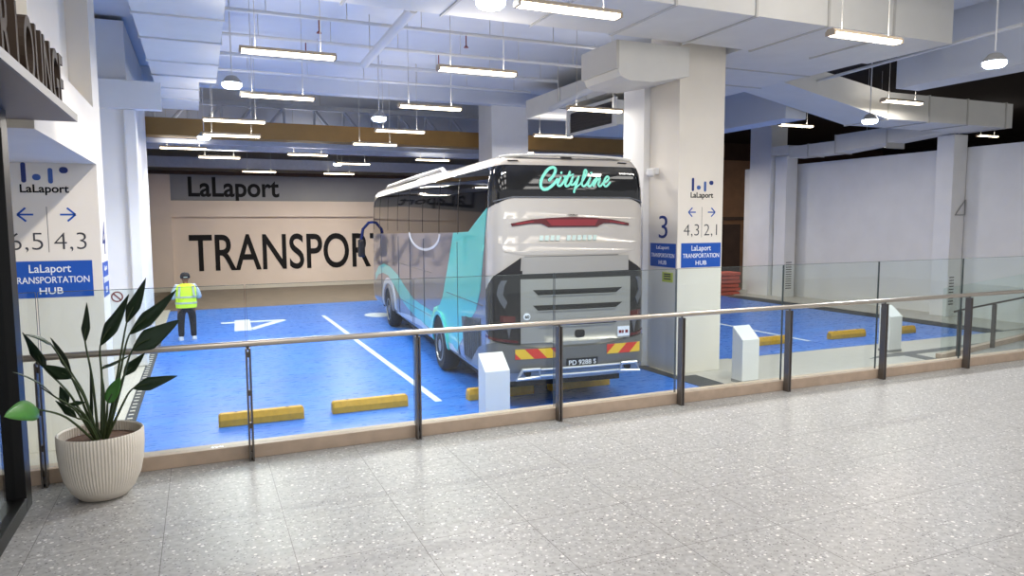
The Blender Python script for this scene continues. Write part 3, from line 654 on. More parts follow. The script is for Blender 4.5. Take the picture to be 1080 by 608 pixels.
# ------------------------------------------------------------------ ramp at the right with its own railing
rp = struct(MB().hexa([(14.3, 8.0, ZP), (24, 8.0, ZP), (24, 10.05, ZP), (14.3, 10.05, ZP), (14.3, 8.0, ZP + .01), (24, 8.0, .0), (24, 10.05, .0), (14.3, 10.05, ZP + .01)]).build('ramp', MT['terrazzo']))
rz_ = lambda x: ZP + .01 + (x - 14.3) / 9.7 * .79
struct(MB().hexa([(14.3, 10.05, ZP), (24, 10.05, ZP), (24, 10.2, ZP), (14.3, 10.2, ZP), (14.3, 10.05, ZP + .11), (24, 10.05, .11), (24, 10.2, .11), (14.3, 10.2, ZP + .11)]).build('trim_7', MT['travertine']))
def ramp_rail(yr, xs, label):
    t = thing('ramp_railing', label, 'railing', (xs[0], yr, ZP))
    MB().tube([(xs[0] - .18, yr, rz_(xs[0] - .18) + .98), (xs[0], yr, rz_(xs[0]) + .99), (xs[-1] + 1.2, yr, rz_(xs[-1] + 1.2) + .99)], .022, 10).build('handrail', MT['darkmetal'], t, smooth=True, world=True)
    for x in xs: MB().box(x - .03, x + .03, yr - .04, yr + .03, rz_(x) + .004, rz_(x) + .97).build('post', MT['darkmetal'], t, world=True)
    e = [xs[0] - .42] + xs[1:] + [xs[-1] + 1.3]
    for a, b in zip(e, e[1:]):
        q = lambda x, y, z: (x, y, rz_(x) + z)
        MB().hexa([q(a, yr + .09, .12), q(b - .02, yr + .09, .12), q(b - .02, yr + .102, .12), q(a, yr + .102, .12), q(a, yr + .09, 1.5), q(b - .02, yr + .09, 1.5), q(b - .02, yr + .102, 1.5), q(a, yr + .102, 1.5)]).build('glass_panel', MT['glass'], t, world=True)
    return t
ramp_rail(10.02, [14.75, 15.87, 17.1, 18.4], 'glass railing with dark posts climbing beside the ramp at right')
# ------------------------------------------------------------------ storefront at the left edge: glazing, canopy, raised letters
sf = thing('storefront', 'black framed glass shopfront at the left edge beside the planter', 'shopfront', (-1.27, 3.5, 0))
mb = MB(); mb.box(-1.41, -1.27, 6.18, 6.36, 0, 2.98); mb.box(-1.41, -1.27, -2, 6.18, 0, .11); mb.box(-1.41, -1.27, -2, 6.18, 2.83, 2.98); mb.box(-1.41, -1.27, 3.1, 3.2, .11, 2.83)
mb.build('frame', MT['black'], sf, bevel=.004, world=True)
MB().box(-1.346, -1.334, -2, 6.18, .11, 2.83).build('pane', MT['shopglass'], sf, world=True)
cp = thing('canopy', 'flat dark metal canopy shelf over the shopfront at the left edge', 'canopy', (-1.1, 4, 2.93))
MB().box(-3.0, -.91, -1.5, 6.92, 2.985, 3.045).build('canopy_slab', MT['canopy'], cp, world=True)
MB().box(-.91, -.89, -1.5, 6.92, 2.985, 3.045).build('edge_strip', MT['canopyedge'], cp, world=True)
st = thing('sign_letters', 'raised dark bronze letters reading LOUNGE standing on the canopy edge', 'sign', (-.95, 5, 3.06))
y0 = 4.88; kk = .45 / text_verts('L', .012)[5]
for ch in 'R LOUNGE':
    if ch == ' ': y0 += .1; continue
    vs_, fs, xa, xb, ya, yb = text_verts(ch, .012); wd = (xb - xa) * kk * .60
    mb = MB(); put_text(mb, ch, (-1.03, y0, 3.046), (0, 1, 0), (0, 0, 1), wd, .45, .06, .012)
    mb.build('letter', MT['bronze'], st, world=True); y0 += wd + .055
# ------------------------------------------------------------------ directory signs on the pillars
def logo(mb, o, ex, ez, s_):
    n = Vector(ex).cross(Vector(ez)); o = Vector(o)
    def pr(pts): mb.prism(pts, lambda a, b, t: o + Vector(ex) * a * s_ + Vector(ez) * b * s_ + n * t, 0, .004)
    mb.mi = 0; pr(rrect(.075, .36, .037, 5, .04, .18)); pr(rrect(.14, .115, .057, 6, .66, .235))
    mb.mi = 1; pr(rrect(.13, .11, .055, 6, .235, .10)); pr(rrect(.075, .28, .037, 5, .45, .13))
def arrow(mb, o, ex, ez, w_, sgn):
    n = Vector(ex).cross(Vector(ez)); o = Vector(o); ex, ez = Vector(ex), Vector(ez)
    def seg(a, b, t_=.011):
        a, b = Vector(a), Vector(b); d = (b - a).normalized(); q = Vector((-d.y, d.x)) * t_
        mb.prism([tuple(a + q), tuple(a - q), tuple(b - q), tuple(b + q)], lambda x, y, t: o + ex * x * sgn + ez * y + n * t, 0, .004)
    seg((-w_ / 2, 0), (w_ / 2, 0)); seg((w_ / 2, 0), (w_ / 2 - .09, .085)); seg((w_ / 2, 0), (w_ / 2 - .09, -.085))
def directory(x0, yf, left, right, name_loc, label, z0=1.26):
    t = thing('directory_sign', label, 'sign', name_loc)
    ex, ez = (1, 0, 0), (0, 0, 1); y = yf - .004
    MB().box(x0, x0 + .94, yf - .004, yf, z0, z0 + .47).build('blue_panel', MT['signblue'], t, world=True)
    yy = yf - .004
    for s_, zz, wd, hh in (('LaLaport', .325, .46, .10), ('TRANSPORTATION', .185, .86, .085), ('HUB', .045, .26, .085)): 
        mb = MB(); put_text(mb, s_, (x0 + .47 - wd / 2, yy, z0 + zz), ex, ez, wd, hh, .003, .01, base=(s_ == 'LaLaport')); mb.build('panel_text', MT['white_ink'], t, world=True)
    mb = MB(); put_text(mb, left, (x0 + .05, yf, z0 + .58), ex, ez, .36, .25, .003, -.014); put_text(mb, right, (x0 + .53, yf, z0 + .58), ex, ez, .36 if right[-1] != '1' else .31, .25, .003, -.014)
    mb.box(x0 + .468, x0 + .474, yf - .003, yf, z0 + .58, z0 + 1.16); mb.build('bay_numbers', MT['textgrey'], t, world=True)
    for dx_, sg_ in ((.24, -1), (.70, 1)):
        mb = MB(); arrow(mb, (x0 + dx_, yf, z0 + 1.06), ex, ez, .17, sg_); mb.build('arrow', MT['signblue'], t, world=True)
    mb = MB(); logo(mb, (x0 + .22, yf, z0 + 1.46), ex, ez, .70); mb.build('logo', [MT['navy'], MT['midblue']], t, world=True)
    mb = MB(); put_text(mb, 'LaLaport', (x0 + .2, yf, z0 + 1.34), ex, ez, .53, .10, .003, .02, base=True); mb.build('wordmark', MT['blackink'], t, world=True)
    return t
directory(8.39, 11.2, '4,3', '2,1', (8.86, 11.19, 1.26), 'pillar sign with arrows to 4,3 and 2,1 beside the coach')
directory(-2.25, 10.72, '6,5', '4,3', (-1.78, 10.71, 1.21), 'pillar sign with arrows to 6,5 and 4,3 behind the planter', 1.21)
def bay_sign(xf, yc, sgn, numeral, label, z0, wd):
    t = thing('bay_sign', label, 'sign', (xf, yc, z0)); ex = (0, -sgn * -1, 0) if sgn > 0 else (0, -1, 0); ez = (0, 0, 1)
    o = lambda a, z, d=0: (xf + sgn * d, yc + ex[1] * a, z)
    MB().box(min(xf, xf + sgn * .004), max(xf, xf + sgn * .004), yc - wd / 2, yc + wd / 2, z0, z0 + .46).build('blue_panel', MT['signblue'], t, world=True)
    for s_, zz, w_, hh in (('LaLaport', .325, .5 * wd, .09), ('TRANSPORTATION', .185, .9 * wd, .08), ('HUB', .045, .3 * wd, .08)): 
        mb = MB(); put_text(mb, s_, o(-w_ / 2, z0 + zz, .004), ex, ez, w_, hh, .003, .01); mb.build('panel_text', MT['white_ink'], t, world=True)
    mb = MB(); put_text(mb, numeral, o(-.14, z0 + .56), ex, ez, .28, .44, .004, -.006); mb.build('numeral', MT['navy'], t, world=True)
bay_sign(8.30, 11.66, -1, '3', 'bay sign with the numeral 3 on the pillar flank next to the coach', 1.26, .84)
bay_sign(-1.20, 11.05, 1, '4', 'bay sign with the numeral 4 on the left pillar flank', 1.18, .58)
t = thing('safety_label', 'small yellow green label under the numeral 3 bay sign', 'label', (8.3, 11.5, 1.0))
MB().box(8.292, 8.30, 11.32, 11.66, .97, 1.16).build('label_sheet', MT['sticker'], t, world=True)
mb = MB(); [mb.box(8.290, 8.292, 11.38, 11.60, z, z + .025) for z in (1.02, 1.07, 1.11)]; mb.build('print', MT['blackink'], t, world=True)
t = thing('no_smoking_sticker', 'small round prohibition sticker on the white rear wall behind the left pillar', 'sticker', (-1.5, 16.58, .7))
def disc(cx, cz, r0, r1, y0, y1):
    mb = MB(); n = 24
    for k in range(n):
        a, b = 2 * PI * k / n, 2 * PI * (k + 1) / n
        mb.hexa([(cx + r * math.cos(q), y, cz + r * math.sin(q)) for y in (y0, y1) for r, q in ((r0, a), (r1, a), (r1, b), (r0, b))])
    return mb
disc(-1.62, .66, .085, .11, 16.592, 16.599).build('ring', MT['red'], t, world=True)
MB().hexa([(-1.70, 16.592, .72), (-1.68, 16.592, .74), (-1.54, 16.592, .60), (-1.56, 16.592, .58), (-1.70, 16.598, .72), (-1.68, 16.598, .74), (-1.54, 16.598, .60), (-1.56, 16.598, .58)]).build('slash', MT['red'], t, world=True)
MB().box(-1.9, -1.78, 16.592, 16.599, .3, .48).build('label_sheet', MT['sticker'], t, world=True)
# ------------------------------------------------------------------ wall words
def word_sign(name, s_, label, x0, z0, w_ref, ref, h, bold, y):
    vs1, f1, a0, a1, b0, b1 = text_verts(ref, bold); vs2, f2, c0, c1, d0, d1 = text_verts(s_, bold)
    w_ = w_ref * (c1 - c0) / (a1 - a0); t = thing(name, label, 'sign', (x0 + w_ / 2, y, z0))
    mb = MB(); put_text(mb, s_, (x0, y, z0), (1, 0, 0), (0, 0, 1), w_, h, .01, bold, base=True)
    mb.build('lettering', MT['blackink'], t, world=True)
word_sign('wall_lettering', 'TRANSPORTATION HUB', 'big black TRANSPORT lettering on the beige back wall', -.48, .08, 8.02, 'TRANSPOR', 1.58, .012, 34.495)
word_sign('wall_lettering', 'LaLaport', 'smaller black LaLaport lettering high on the grey upper back wall', -.42, 3.37, 3.82, 'LaLaport', .84, .022, 34.615)
# ------------------------------------------------------------------ wheel stops
def make_stop(name, label):
    t = thing(name, label, 'wheel stop', (0, 0, ZP), 0, 'yellow wheel stops')
    sec = [(-.085, 0), (-.085, .10), (-.05, .19), (.05, .19), (.085, .10), (.085, 0)]
    mb = MB(); A = [(-.59, y, z) for y, z in sec]; A2 = [(-.50, y * .95, z) for y, z in sec]
    rings = []
    for x, f in ((-.6, .86), (-.57, 1), (.57, 1), (.6, .86)): rings.append([mb.bm.verts.new((x, y * f, z * (f if f < 1 and z > .1 else 1))) for y, z in sec])
    for a, b in zip(rings, rings[1:]):
        for k in range(6): mb._f([a[k], a[(k + 1) % 6], b[(k + 1) % 6], b[k]], [(0, 1, 2, 3)])
    mb._f(rings[0], [tuple(range(6))]); mb._f(rings[-1], [tuple(reversed(range(6)))])
    mb.build('block', MT['yellow'], t, bevel=.008)
    for x in (-.36, .36):
        MB().lathe([(.022, .189), (.022, .193), (.012, .1935)], (x, 0, 0), 10).build('bolt', MT['gutter'], t)
    return t
SL = ['yellow wheel stop in the empty blue bay, nearest the potted plant', 'yellow wheel stop in the empty blue bay, next to the white bay line',
      'yellow wheel stop under the coach tail, half hidden by the white bollard', 'yellow wheel stop in shadow under the coach number plate',
      'yellow wheel stop partly behind the bollard right of the pillar', 'yellow wheel stop standing alone in the right bay, whole in view', 'yellow wheel stop cut off by the bollard farthest right']
SP = [(.73, 11.03), (2.36, 11.09), (4.56, 11.0), (6.1, 11.05), (12.35, 13.05), (14.87, 13.0), (16.55, 12.88)]
s0 = make_stop('wheel_stop', SL[0]); s0.location = (*SP[0], ZP)
for p, l in list(zip(SP, SL))[1:]: dup(s0, (*p, ZP), 0, l)
# ------------------------------------------------------------------ bollards with sloping tops
def make_bollard(label):
    t = thing('bollard', label, 'bollard', (0, 0, ZP), 0, 'white sloping-top bollards')
    MB().hexa([(-.195, -.14, 0), (.195, -.14, 0), (.195, .14, 0), (-.195, .14, 0), (-.195, -.14, .80), (.195, -.14, .80), (.195, .14, 1.03), (-.195, .14, 1.03)]).build('post', MT['wall'], t, bevel=.008)
    MB().box(-.2, .2, -.145, .145, 0, .05).build('base_plate', MT['grey_plastic'], t)
    return t
b0 = make_bollard('white sloping-top bollard in front of the coach tail'); b0.location = (3.86, 9.55, ZP)
dup(b0, (9.09, 10.16, ZP), 0, 'white sloping-top bollard right of the main pillar')
dup(b0, (14.22, 11.25, ZP), 0, 'white sloping-top bollard farthest right, behind a railing post')

# ------------------------------------------------------------------ strip lights
def hang_z(x, y):
    if y < 7.3: return 5.75
    if y < 8.85: return 6.3
    if y < 10.68: return 5.3
    if 9.42 < x < 12.5 and y < 20.5: return 5.335
    if y < 21.5 and x < 14: return 6.3
    if y < 21.9 and x < 14: return 5.9
    return 7.0
def make_strip(label, loc):
    t = thing('strip_light', label, 'ceiling light', loc, 0, 'hanging strip lights')
    MB().hexa([(-.66, -.09, .04), (.66, -.09, .04), (.66, .09, .04), (-.66, .09, .04), (-.66, -.05, .09), (.66, -.05, .09), (.66, .05, .09), (-.66, .05, .09)]).build('housing', MT['fixture'], t)
    mb = MB(); mb.prism([(-.055, .0), (.055, .0), (.075, .04), (-.075, .04)], lambda a, b, x: (x, a, b), -.635, .635); mb.build('diffuser', MT['tube'], t)
    [MB().box(a, b, -.08, .08, .0, .06).build('end_cap', MT['fixture'], t) for a, b in ((-.665, -.636), (.636, .665))]
    for x in (-.45, .45): MB().tube([(x, 0, .09), (x, 0, hang_z(loc[0] + x, loc[1]) - loc[2] + .004)], .006, 5).build('hanger_rod', MT['ductseam'], t)
    l = area('lamp', (0, 0, -.012), 1.22, .10, TUBE_P, (1, .95, .88)); l.parent = t
    l = area('lamp', (0, 0, .10), 1.22, .10, TUBE_P * UPLIGHT, (1, .95, .88), (PI, 0, 0)); l.parent = t
    return t
STRIPS = [((1.26, 10.85, 4.52), 'lit strip light in the front left row, above the empty bay'),
    ((3.96, 7.43, 4.52), 'large lit strip light at the top centre edge, hung under the big white duct'),
    ((4.14, 10.85, 4.50), 'lit strip light left of the coach, in front of the second white pipe'),
    ((1.42, 14.1, 4.45), 'lit strip light just right of and below the left round flood lamp'),
    ((8.6, 7.4, 4.65), 'lit strip light at upper right, below the large white duct'),
    ((4.4, 14.25, 4.45), 'lit strip light above the coach roof, nearest the rear white column'),
    ((4.9, 18.55, 4.5), 'lit strip light below and right of the centre round flood lamp'),
    ((.8, 17.35, 4.4), 'lit strip light in front of the brown beam, at its left end'),
    ((.8, 18.9, 4.25), 'lit strip light just under the brown beam, left side'),
    ((4.84, 21.25, 4.43), 'lit strip light just under the brown beam, middle'),
    ((-.37, 24.28, 4.42), 'leftmost lit strip light, beside the white corner wall'),
    ((3.4, 24.9, 4.40), 'lit strip light in the dark rear zone above the LaLaport wall word, middle'),
    ((.7, 26.37, 4.35), 'lit strip light above the first letters of the LaLaport wall word'),
    ((5.6, 28.4, 4.43), 'lit strip light in the dark rear zone, a round flood lamp at its left'),
    ((2.3, 31.0, 4.22), 'lit strip light lowest at the rear, touching the LaLaport wall word'),
    ((5.6, 31.6, 4.25), 'lit strip light lowest at the rear, right of the LaLaport wall word'),
    ((8.03, 25.85, 4.44), 'lit strip light just over the front end of the coach roof'),
    ((7.85, 13.55, 4.5), 'lit strip light cut by the left edge of the main pillar'),
    ((9.95, 19.7, 4.72), 'lit strip light above the middle of the coach tail roof'),
    ((10.0, 22.6, 4.5), 'short lit strip light half hidden by the rear white column'),
    ((15.6, 12.3, 4.95), 'lit strip light shining on the boxed white duct at right'),
    ((16.7, 16.75, 5.0), 'strip light with two small lamps near the far right white column'),
    ((25.6, 20.8, 5.1), 'distant strip light over the right wall, under the long white duct'),
    ((31.5, 20.6, 5.75), 'distant strip light at far right, below the end of the boxed duct'),
    ((16.6, 22.6, 4.5), 'distant strip light just right of the main pillar, uppermost there'),
    ((18.5, 25.6, 4.4), 'distant strip light right of the main pillar, second one down'),
    ((23.0, 30.5, 4.35), 'distant strip light right of the main pillar, lowest one')]
for p, l in STRIPS: make_strip(l, p)
# ------------------------------------------------------------------ round flood lamps
def make_flood(label, loc):
    t = thing('flood_lamp', label, 'ceiling light', loc, 0, 'round flood lamps')
    MB().lathe([(.05, .13), (.09, .115), (.16, .03), (.172, .0), (.15, -.003)], (0, 0, 0), 20).build('housing', MT['grey_plastic'], t, smooth=True)
    MB().lathe([(.168, -.004), (.165, -.05), (.13, -.085), (.05, -.10)], (0, 0, 0), 20).build('lens', MT['flood'], t, smooth=True)
    MB().tube([(0, 0, .16), (0, 0, hang_z(loc[0], loc[1]) - loc[2] + .004)], .012, 6).build('hanger_rod', MT['pipe'], t)
    d = bpy.data.lights.new('lamp', 'SPOT'); d.energy = FLOOD_P; d.color = (.85, .93, 1); d.spot_size = 2.4; d.spot_blend = .6; d.shadow_soft_size = .12
    o = bpy.data.objects.new('lamp', d); C.objects.link(o); o.location = (0, 0, -.22); o.parent = t
    return t
FL = [((.62, 13.8, 4.62), 'round white flood lamp at left, above a strip light'), ((3.94, 16.8, 4.6), 'round white flood lamp at centre, above the brown beam'),
      ((3.08, 7.64, 4.62), 'round white flood lamp at the top edge, left of the large strip light'), ((11.54, 7.5, 4.62), 'round white flood lamp at the upper right corner'),
      ((5.2, 29.6, 4.55), 'round white flood lamp far back, under the dark rear ceiling'), ((.2, 21.8, 4.55), 'round white flood lamp beside the brown beam at left'),
      ((14.2, 12.0, 4.45), 'small round flood lamp below the boxed duct at right')]
for p, l in FL: make_flood(l, p)
# ------------------------------------------------------------------ ducts, pipes, trusses
def seams_x(t, xs, y0, y1, z0, z1):
    for x in xs: MB().box(x - .02, x + .02, y0 - .025, y1 + .025, z0 - .025, z1).build('flange', MT['ductseam'], t, world=True)
t = thing('air_duct', 'huge white rectangular air duct across the top of the view', 'duct', (5, 9.8, 5.3))
MB().box(-1.15, 12.5, 8.9, 10.68, 5.3, 6.1).build('duct_body', MT['duct'], t, world=True); seams_x(t, (-1, .5, 2, 3.5, 5, 6.5, 8, 9.5, 11), 8.9, 10.7, 5.3, 6.1)
t = thing('air_duct', 'broad flat white duct running back from the main pillar on the right', 'duct', (11, 14, 5.34))
MB().box(9.42, 12.5, 10.75, 20.5, 5.34, 5.9).build('duct_body', MT['duct'], t, world=True)
for y in (12.2, 13.7, 15.2, 16.7, 18.2): MB().box(9.40, 12.52, y - .02, y + .02, 5.32, 5.9).build('flange', MT['ductseam'], t, world=True)
t = thing('air_duct', 'short white duct elbow joining the main pillar at its upper left', 'duct', (7.4, 11.4, 4.6))
mb = MB(); mb.prism([(6.75, 5.29), (8.28, 5.29), (8.28, 4.78), (7.5, 4.62), (7.0, 4.62), (6.82, 4.68), (6.75, 4.85)], lambda a, b, y: (a, y, b), 10.9, 12.1); mb.build('duct_body', MT['duct'], t, world=True)
MB().box(6.72, 6.78, 10.88, 12.12, 4.8, 5.28).build('flange', MT['ductseam'], t, world=True)
t = thing('air_duct', 'white duct running back over the left bay edge, ribbed across', 'duct', (-.17, 13, 5.2))
MB().box(-.78, .45, 8.0 + 2.75, 17.2, 5.2, 5.9).build('duct_body', MT['duct'], t, world=True)
MB().box(-.78, .10, 17.2, 21.4, 5.2, 5.9).build('duct_body', MT['duct'], t, world=True)
for y in (11.9, 13.4, 15.2, 16.6, 18.1, 19.6): MB().box(-.8, .47 if y < 17 else .12, y - .025, y + .025, 5.17, 5.9).build('flange', MT['pipe'], t, world=True)
t = thing('air_duct', 'boxed cream duct descending from the broad duct and ending over the right column', 'duct', (17, 13.7, 4.7))
MB().hexa([(12.5, 13.0, 5.36), (16.0, 13.0, 4.7), (16.0, 14.3, 4.7), (12.5, 14.3, 5.36), (12.5, 13.0, 5.9), (16.0, 13.0, 5.36), (16.0, 14.3, 5.36), (12.5, 14.3, 5.9)]).build('sloping_section', MT['duct'], t, world=True)
MB().box(16.0, 20.9, 13.0, 14.3, 4.7, 5.36).build('duct_body', MT['duct'], t, world=True)
seams_x(t, (16.0, 17.5, 19.0, 20.6), 13.0, 14.3, 4.7, 5.38)
t = thing('air_duct', 'long slim white duct along the top of the right wall', 'duct', (20.3, 18, 4.4))
MB().hexa([(19.95, 14.32, 4.72), (20.7, 14.32, 4.72), (20.7, 18.2, 4.45), (19.95, 18.2, 4.45), (19.95, 14.32, 5.1), (20.7, 14.32, 5.1), (20.7, 18.2, 5.05), (19.95, 18.2, 5.05)]).build('duct_body', MT['duct'], t, world=True)
MB().box(19.95, 20.7, 18.2, 20.28, 4.45, 4.86).build('duct_body', MT['duct'], t, world=True)
MB().box(19.9, 20.75, 20.28, 21.1, 4.62, 4.92).build('duct_end', MT['duct'], t, world=True)
for y in (16.2, 18.2, 19.4): MB().box(19.92, 20.73, y - .02, y + .02, 4.42, 5.06 if y < 18.5 else 4.88).build('flange', MT['ductseam'], t, world=True)
for x in (20.0, 20.6): MB().tube([(x, 17, 5.0), (x, 17, 7.0)], .008, 5).build('hanger_rod', MT['ductseam'], t, world=True)
t = thing('air_handling_unit', 'white ceiling air unit with dark louvred face above the coach tail', 'air unit', (10.6, 16.6, 4.5))
MB().box(9.5, 9.79 + 2.6, 15.4, 17.8, 4.55, 5.15).build('casing', MT['duct'], t, world=True)
fr = MB(); fr.box(9.46, 9.5, 15.3, 15.5, 4.5, 5.2); fr.box(9.46, 9.5, 17.7, 17.9, 4.5, 5.2); fr.box(9.46, 9.5, 15.5, 17.7, 4.5, 4.58); fr.box(9.46, 9.5, 15.5, 17.7, 5.12, 5.2); fr.build('louver_frame', MT['duct'], t, world=True)
lv = MB(); lv.box(9.488, 9.5, 15.5, 17.7, 4.58, 5.12)
for k in range(8): lv.hexa([(9.47, 15.5, 4.59 + k * .065), (9.488, 15.5, 4.61 + k * .065), (9.488, 17.7, 4.61 + k * .065), (9.47, 17.7, 4.59 + k * .065), (9.47, 15.5, 4.60 + k * .065), (9.488, 15.5, 4.625 + k * .065), (9.488, 17.7, 4.625 + k * .065), (9.47, 17.7, 4.60 + k * .065)])
lv.build('louver', MT['louver'], t, world=True)
for x in (9.6, 12.2):
    for y in (15.6, 17.6): MB().tube([(x, y, 5.15), (x, y, 5.34)], .012, 5).build('hanger_rod', MT['ductseam'], t, world=True)
for y, r, l in ((13.45, .035, 'white sprinkler pipe nearest the big duct, highest of the cross pipes'), (15.2, .035, 'second white sprinkler pipe across the soffit'), (16.95, .05, 'third and thickest white pipe across the soffit'), (18.65, .03, 'fourth white pipe, nearest the brown beam')):
    t = thing('sprinkler_pipe', l, 'pipe', (4.5, y, 5.8)); MB().tube([(.5, y, 5.8), (8.7, y, 5.8)], r, 8).build('pipe_run', MT['pipe'], t, smooth=True, world=True)
    for k, x in enumerate((1.2, 2.6, 4.0, 5.4, 6.8, 8.2)): MB().tube([(x, y, 5.8), (x, y, 6.3)], .008, 5).build('hanger_rod', MT['ductseam'], t, world=True)
    if y < 16:
        for x in (2.1, 4.9): MB().lathe([(.012, 0), (.012, -.22), (.03, -.23), (.05, -.26), (.0, -.265)][:4], (x, y, 5.8), 8).build('sprinkler_head', MT['red'], t, world=True)
def strut(p, q, r, l):
    t = thing('diagonal_strut', l, 'strut', tuple(p)); MB().tube([p, q], r, 10).build('tube', MT['pipe'], t, smooth=True, world=True)
    for f in (.15, .85):
        c = p.lerp(q, f); MB().tube([c, (c.x, c.y, 6.3 if c.x < 9 else 5.34)], .01, 5).build('hanger_rod', MT['ductseam'], t, world=True)
strut(atY(384, 68, 15.2), atY(436, 9, 11.4), .085, 'thick white diagonal tube under the soffit, left of the centre')
strut(atY(581, 115, 17.2), atY(637, 88, 14.6), .075, 'white diagonal tube beside the louvred air unit')
strut(atY(765, 112, 17.5), atY(1078, 26, 7.6), .035, 'thin white conduit along the right side of the broad duct')
tr = thing('roof_truss', 'grey steel roof truss with zigzag webs behind the brown beam', 'truss', (3, 24.6, 5))
mb = MB(); mb.box(-5, 9.5, 24.5, 24.7, 5.85, 6.0); mb.build('top_chord', MT['steel_beam'], tr, world=True)
mb = MB(); mb.box(-5, 9.5, 24.5, 24.7, 4.62, 4.75); mb.build('bottom_chord', MT['steel_beam'], tr, world=True)
for k in range(14):
    x = -4 + k * .95
    MB().tube([(x, 24.6, 4.7), (x, 24.6, 5.9)], .04, 6).build('web', MT['steel_beam'], tr, world=True)
    MB().tube([(x, 24.6, 5.88), (x + (.8 if k > 7 else -.8), 24.6, 4.9)], .055, 6).build('web', MT['steel_beam'], tr, world=True)
struct(MB().box(-6, 18, 25.2, 25.25, 4.95, 7.0).build('trim_8', MT['slab']))
t = thing('wall_bracket', 'small triangular white bracket on the right wall column', 'bracket', (21.1, 14.38, 2.6))
mb = MB(); mb.tube([(20.72, 14.38, 2.30), (21.14, 14.38, 2.30)], .015, 6); mb.tube([(20.72, 14.38, 2.30), (21.14, 14.38, 2.75)], .015, 6); mb.tube([(21.14, 14.38, 2.75), (21.14, 14.38, 2.30)], .015, 6); mb.build('frame', MT['grey_plastic'], t, world=True)
def vent(x, y, z, w_, h, l, ax):
    t = thing('wall_vent', l, 'vent', (x, y, z))
    mb = MB(); mb.box(x, x + w_, y - .012, y, z, z + h); mb.build('frame', MT['wall'], t, world=True)
    mb = MB(); n = int(h / .09)
    for k in range(n): mb.box(x + .05, x + w_ - .05, y - .022, y - .013, z + .05 + k * .09, z + .08 + k * .09)
    mb.build('slats', MT['louver'], t, world=True)
vent(20.56, 14.4, -.45, .3, .9, 'louvred vent low on the nearer right wall column', 0)
vent(20.5, 20.9, -.5, .38, 1.1, 'louvred vent low on the farther slim right column', 0)
t = thing('security_camera', 'small white security camera high on the main pillar flank', 'camera', (8.28, 11.9, 3.1))
MB().box(8.20, 8.30, 11.82, 11.94, 3.07, 3.19).build('mount', MT['wall'], t, world=True, bevel=.01)
MB().lathe([(.02, .09), (.07, .07), (.085, .0), (.075, -.05), (.03, -.085)], (8.14, 11.88, 3.10), 18).build('dome', MT['wall'], t, smooth=True, world=True)
# glazed partition and louvred outdoor unit between coach and pillar
pt = thing('glazed_partition', 'pale green glass partition between the coach and the main pillar', 'partition', (8.6, 13.2, ZP))
mb = MB(); mb.box(8.0, 8.08, 13.2, 13.3, ZP, 2.6); mb.box(9.7, 9.78, 13.2, 13.3, ZP, 2.6); mb.box(8.0, 9.78, 13.2, 13.3, 2.6, 2.7); mb.build('frame', MT['wall'], pt, world=True)
MB().box(8.08, 9.7, 13.24, 13.26, ZP + .03, 2.6).build('pane', mat('green_frosted_glass', (176, 200, 196), .3), pt, world=True)
lv = MB()
for k in range(11): lv.box(8.2, 9.5, 13.21, 13.235, ZP + .1 + k * .09, ZP + .15 + k * .09)
lv.build('louver', MT['grey_plastic'], pt, world=True)
# orange barriers stacked flat

for k in range(6):
    tg_ = thing('road_barrier', ['orange plastic barrier at the bottom of the stack by the far right column', 'orange plastic barrier second from the bottom of the stack', 'orange plastic barrier third from the bottom of the stack', 'orange plastic barrier third from the top of the stack', 'orange plastic barrier second from the top of the stack', 'orange plastic barrier on top of the stack'][k], 'barrier', (19.25, 22.9, ZP + .155 * k), 0, 'stacked orange barriers')
    if k == 0:
        MB().box(-.55, .55, -.35, .35, .005, .135).build('panel', MT['orange'], tg_, bevel=.02); base_b = tg_
        MB().box(-.6, -.45, -.3, .3, .02, .15).build('end_block', MT['orange'], tg_, bevel=.015)
    else:
        for ch in kids(base_b):
            c = ch.copy(); C.objects.link(c); c.parent = tg_
        tg_.location.x += (.03, -.04, .02, -.02, .03)[k - 1]

# ------------------------------------------------------------------ potted plant
pp = thing('potted_plant', 'leafy dark green plant in a ribbed white pot by the shopfront', 'plant', (-.785, 6.34, 0))
prof = [(.14, 0), (.175, .010), (.225, .07), (.268, .17), (.292, .29), (.302, .41), (.303, .515), (.296, .525), (.284, .515), (.283, .44)]
mb = MB(); n = 160; rings = []
for r, z in prof:
    fl = .0028 if .03 < z < .53 and r > .2 else 0
    rings.append([mb.bm.verts.new(((r + (fl if k % 2 else -fl)) * math.cos(2 * PI * k / n), (r + (fl if k % 2 else -fl)) * math.sin(2 * PI * k / n), z)) for k in range(n)])
for A, B in zip(rings, rings[1:]):
    for k in range(n): mb._f([A[k], A[(k + 1) % n], B[(k + 1) % n], B[k]], [(0, 1, 2, 3)])
mb._f(rings[0], [tuple(reversed(range(n)))])
mb.build('pot', mat('white_ceramic', (226, 217, 204), .5, var=.03, vscale=8), pp, smooth=True)
MB().lathe([(.282, .42), (.284, .445), (.2, .455), (.02, .46)], (0, 0, 0), 30).build('soil', mat('bark_mulch', (92, 66, 50), .9, var=.4, vscale=30, bump=.6), pp)
LEAFM = mat('dark_leaf', (34, 54, 30), .35, var=.18, vscale=10); LEAFL = mat('bright_leaf', (74, 132, 52), .35, var=.15, vscale=10); STEM = mat('stem_green', (58, 72, 40), .5)
CR = Vector((-.785, 6.34, .45))
